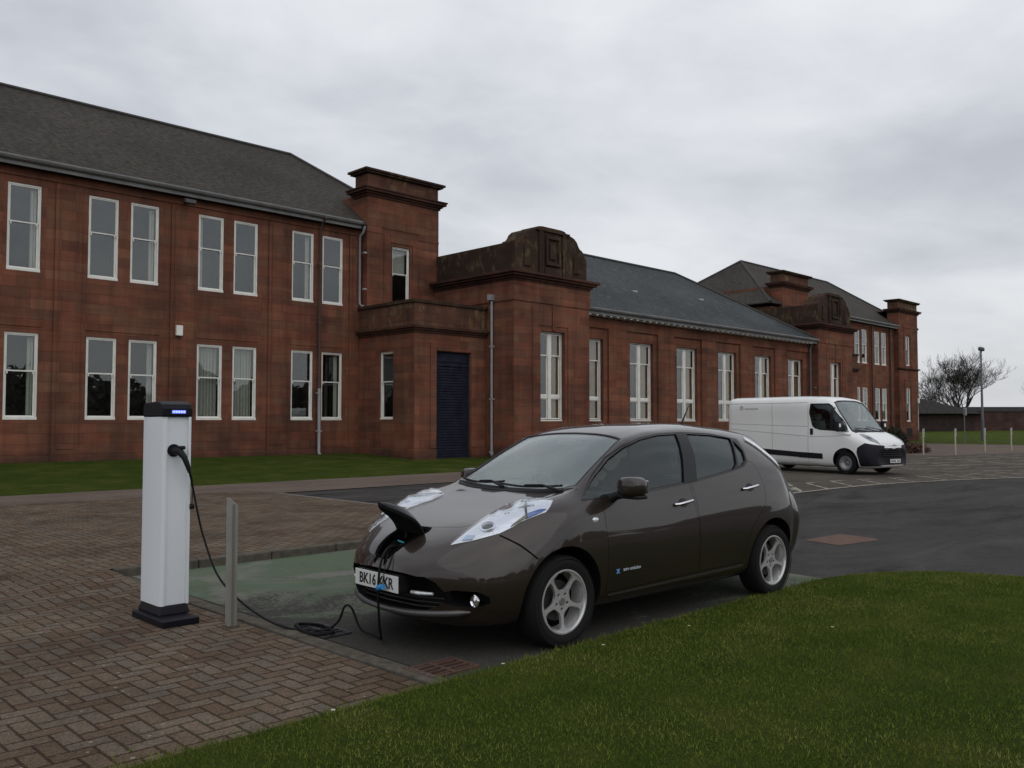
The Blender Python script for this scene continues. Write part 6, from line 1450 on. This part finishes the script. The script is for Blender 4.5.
bark = simple('bark', (.035, .028, .024), .9, noise=.3)
def bare_tree(name, label, loc, height, spread, seed, levels=5, trunk=.28, group=None, n0=5, up=.35):
    rnd = random.Random(seed); r = thing(name, label, 'tree', loc, rnd.uniform(0, 6), group)
    tm, cm = MB(), MB()
    th = height * .13
    tm.tube([(0, 0, -.2), (.03, 0, th * .5), (0, .04, th)], [trunk * 1.2, trunk, trunk * .9], 8); 
    def grow(p, d, ln, rad, lev):
        n = 3; pts = [p]; q = p.copy(); dd = d.copy()
        for i in range(n):
            dd = (dd + Vector((rnd.gauss(0, .13), rnd.gauss(0, .13), rnd.gauss(.03, .1)))).normalized(); q = q + dd * ln / n; pts.append(q.copy())
        rads = [max(.011, rad * (1 - .5 * i / n)) for i in range(n + 1)]
        cm.tube(pts, rads, 6 if lev <= 1 else 4 if lev <= 2 else 3, caps=False)
        if lev >= levels: return
        k = {0: n0, 1: 4, 2: 4, 3: 4, 4: 4}.get(lev, 3)
        for i in range(k):
            t = rnd.uniform(.35, 1.0) if i < k - 1 else 1.; idx = min(n - 1, int(t * n)); b = pts[idx].lerp(pts[idx + 1], t * n - idx if t < 1 else 1)
            a = rnd.uniform(0, 2 * PI); o = Vector((math.cos(a), math.sin(a), rnd.uniform(-.1, .5)))
            nd = (dd * 1.0 + o * rnd.uniform(.5, .95) * spread + Vector((0, 0, up * .5))).normalized()
            grow(b, nd, ln * rnd.uniform(.52, .78), rads[idx] * rnd.uniform(.5, .7), lev + 1)
    for i in range(n0):
        a = 2 * PI * i / n0 + rnd.uniform(-.4, .4); d = Vector((math.cos(a) * .55 * spread, math.sin(a) * .55 * spread, 1)).normalized()
        grow(Vector((0, 0, th * rnd.uniform(.85, 1.0))), d, height * .34, trunk * .6, 1)
    tm.build('trunk', bark, r, smooth=60); cm.build('branches', bark, r)
    return r
# positions along sight lines past the far tower
bare_tree('bare_tree', 'large bare leafless tree behind the low dark roofed building', (137, 17, .3), 11.6, .86, 23, 6, .24, None, 9, .22)
bare_tree('bare_tree', 'small bare bushy tree at the left of the big bare tree', (119, 14, .6), 6.6, 1.2, 9, 5, .14)
bare_tree('bare_tree', 'bare sapling right of the street lamp, next to the big tree', (118, 2, .6), 7.0, .5, 12, 4, .07, 'thin bare saplings behind the brick wall', 3)
bare_tree('bare_tree', 'bare sapling in the middle of the row right of the street lamp', (116, -2.5, .6), 6.3, .5, 14, 4, .07, 'thin bare saplings behind the brick wall', 3)
bare_tree('bare_tree', 'bare sapling at the right edge of the picture', (118, -5.5, .6), 7.2, .5, 17, 4, .07, 'thin bare saplings behind the brick wall', 3)
# low building with a dark hipped roof, brick wall with coping
lb_ = thing('low_building', 'low brown brick building with a dark hipped roof beyond the far lawn', 'building', (98.6, 16.2, .45), R(-40))
drk = simple('dark_brick', (.030, .018, .016), .9, noise=.3, nscale=2); rdk = simple('dark_tile_roof', (.016, .014, .013), .85, noise=.3, nscale=3)
m = MB(); m.box(-9, 12, -4.5, 5, -.5, 2.1); m.build('wall', drk, lb_)
m = MB(); m.add([(-9.8, -5.3, 2.05), (12.8, -5.3, 2.05), (12.8, 5.8, 2.05), (-9.8, 5.8, 2.05), (-6.5, .2, 6.3), (-2.5, .2, 6.3)], [(0, 3, 2, 1), (0, 1, 5, 4), (1, 2, 5), (2, 3, 4, 5), (3, 0, 4)]); m.build('roof', rdk, lb_)
for x in (-6.5, -4.0, -1.5):
    m = MB(); m.box(x, x + 1.1, -4.56, -4.49, .7, 1.7); w = m.build('window', simple('far_window_frame%d' % int(x * 10), (.12, .12, .12), .6), lb_); m = MB(); m.box(x + .1, x + 1.0, -4.6, -4.55, .8, 1.6); m.build('pane', fascia_dark, w)
bw = thing('brick_wall', 'long dark red brick wall closing the far lawn on the right', 'wall', (112, -2, .4), R(-46))
m = MB(); m.box(-24, 45, -.2, .2, -.6, 2.35); m.build('wall_face', simple('dull_red_brick', (.055, .024, .021), .9, noise=.35, nscale=1.2), bw)
m = MB(); m.box(-24.1, 45.1, -.3, .3, 2.35, 2.85); m.build('coping', simple('grey_coping', (.045, .045, .047), .8, noise=.2), bw)
# shrubs at the foot of the far tower
def shrub(name, label, loc, rx, ry, h, cols, seed, n=1500, leaf=.07):
    rg = np.random.default_rng(seed); r = thing(name, label, 'shrub', loc)
    m = MB()
    for k in range(9):
        a = rg.uniform(0, 2 * PI); m.tube([(0, 0, 0), (math.cos(a) * rx * .4, math.sin(a) * ry * .4, h * .5), (math.cos(a) * rx * .7, math.sin(a) * ry * .7, h * .85)], [.03, .018, .006], 5)
    m.build('stems', bark, r)
    P = rg.normal(0, 1, (n, 3)); P /= np.linalg.norm(P, axis=1)[:, None]; P *= rg.uniform(.5, 1.0, (n, 1)) ** .5 * (1 + .25 * np.sin(P[:, :1] * 7 + P[:, 1:2] * 5)); P[:, 0] *= rx; P[:, 1] *= ry; P[:, 2] = np.abs(P[:, 2]) * h
    A = rg.normal(0, 1, (n, 3)); A /= np.linalg.norm(A, axis=1)[:, None]; B_ = np.cross(A, rg.normal(0, 1, (n, 3))); B_ /= np.linalg.norm(B_, axis=1)[:, None]
    v = np.stack([P - A * leaf, P + B_ * leaf * .6, P + A * leaf, P - B_ * leaf * .6], 1).reshape(-1, 3)
    me = bpy.data.meshes.new('foliage'); me.from_pydata(v.tolist(), [], [(4 * i, 4 * i + 1, 4 * i + 2, 4 * i + 3) for i in range(n)])
    mm, nt, b = newmat('leaves_' + label[:12]); g = N(nt, 'ShaderNodeNewGeometry'); L(nt, ramp(nt, g.outputs['Random Per Island'], [(i / (len(cols) - 1), c) for i, c in enumerate(cols)]), b.inputs['Base Color']); b.inputs['Roughness'].default_value = .8
    o = mkobj('foliage', me, mm); o.parent = r; return r
shrub('shrub', 'low reddish brown shrub at the foot of the far tower corner', (45.2, -10.8, .02), 1.7, .55, .42, [(.05, .02, .014), (.10, .04, .03), (.06, .05, .02)], 3)
shrub('shrub', 'dark green rounded shrub behind the van bonnet', (53.4, -6.7, .02), .7, .7, 1.1, [(.010, .016, .009), (.02, .028, .012), (.035, .03, .02)], 4, 2600)
# a belt of trees across the road behind the photographer, seen mirrored in the windows
def belt():
    rg = np.random.default_rng(21); VV = []
    for i in range(46):
        s, t, h = -110 + i * 5.2 + rg.uniform(-3, 3), 105 + rg.uniform(-8, 8), rg.uniform(5, 10.5)
        n = 420; P = rg.normal(0, 1, (n, 3)); P /= np.linalg.norm(P, axis=1)[:, None]; P *= rg.uniform(.4, 1, (n, 1)); P *= (5.2, 4.6, h * .5); P += (s, -t, h * .5)
        A = rg.normal(0, .55, (n, 3)); B_ = rg.normal(0, .55, (n, 3)); VV.append(np.stack([P - A, P + B_, P + A * .9, P - B_], 1).reshape(-1, 3))
    v = np.concatenate(VV); n = len(v) // 4
    me = bpy.data.meshes.new('tree_belt'); me.from_pydata(v.tolist(), [], [(4 * q, 4 * q + 1, 4 * q + 2, 4 * q + 3) for q in range(n)])
    o = mkobj('tree_belt', me, simple('far_foliage', (.070, .064, .055), .9)); o['kind'] = 'stuff'; tag(o, 'dark belt of trees across the road behind the photographer', 'trees')
belt()
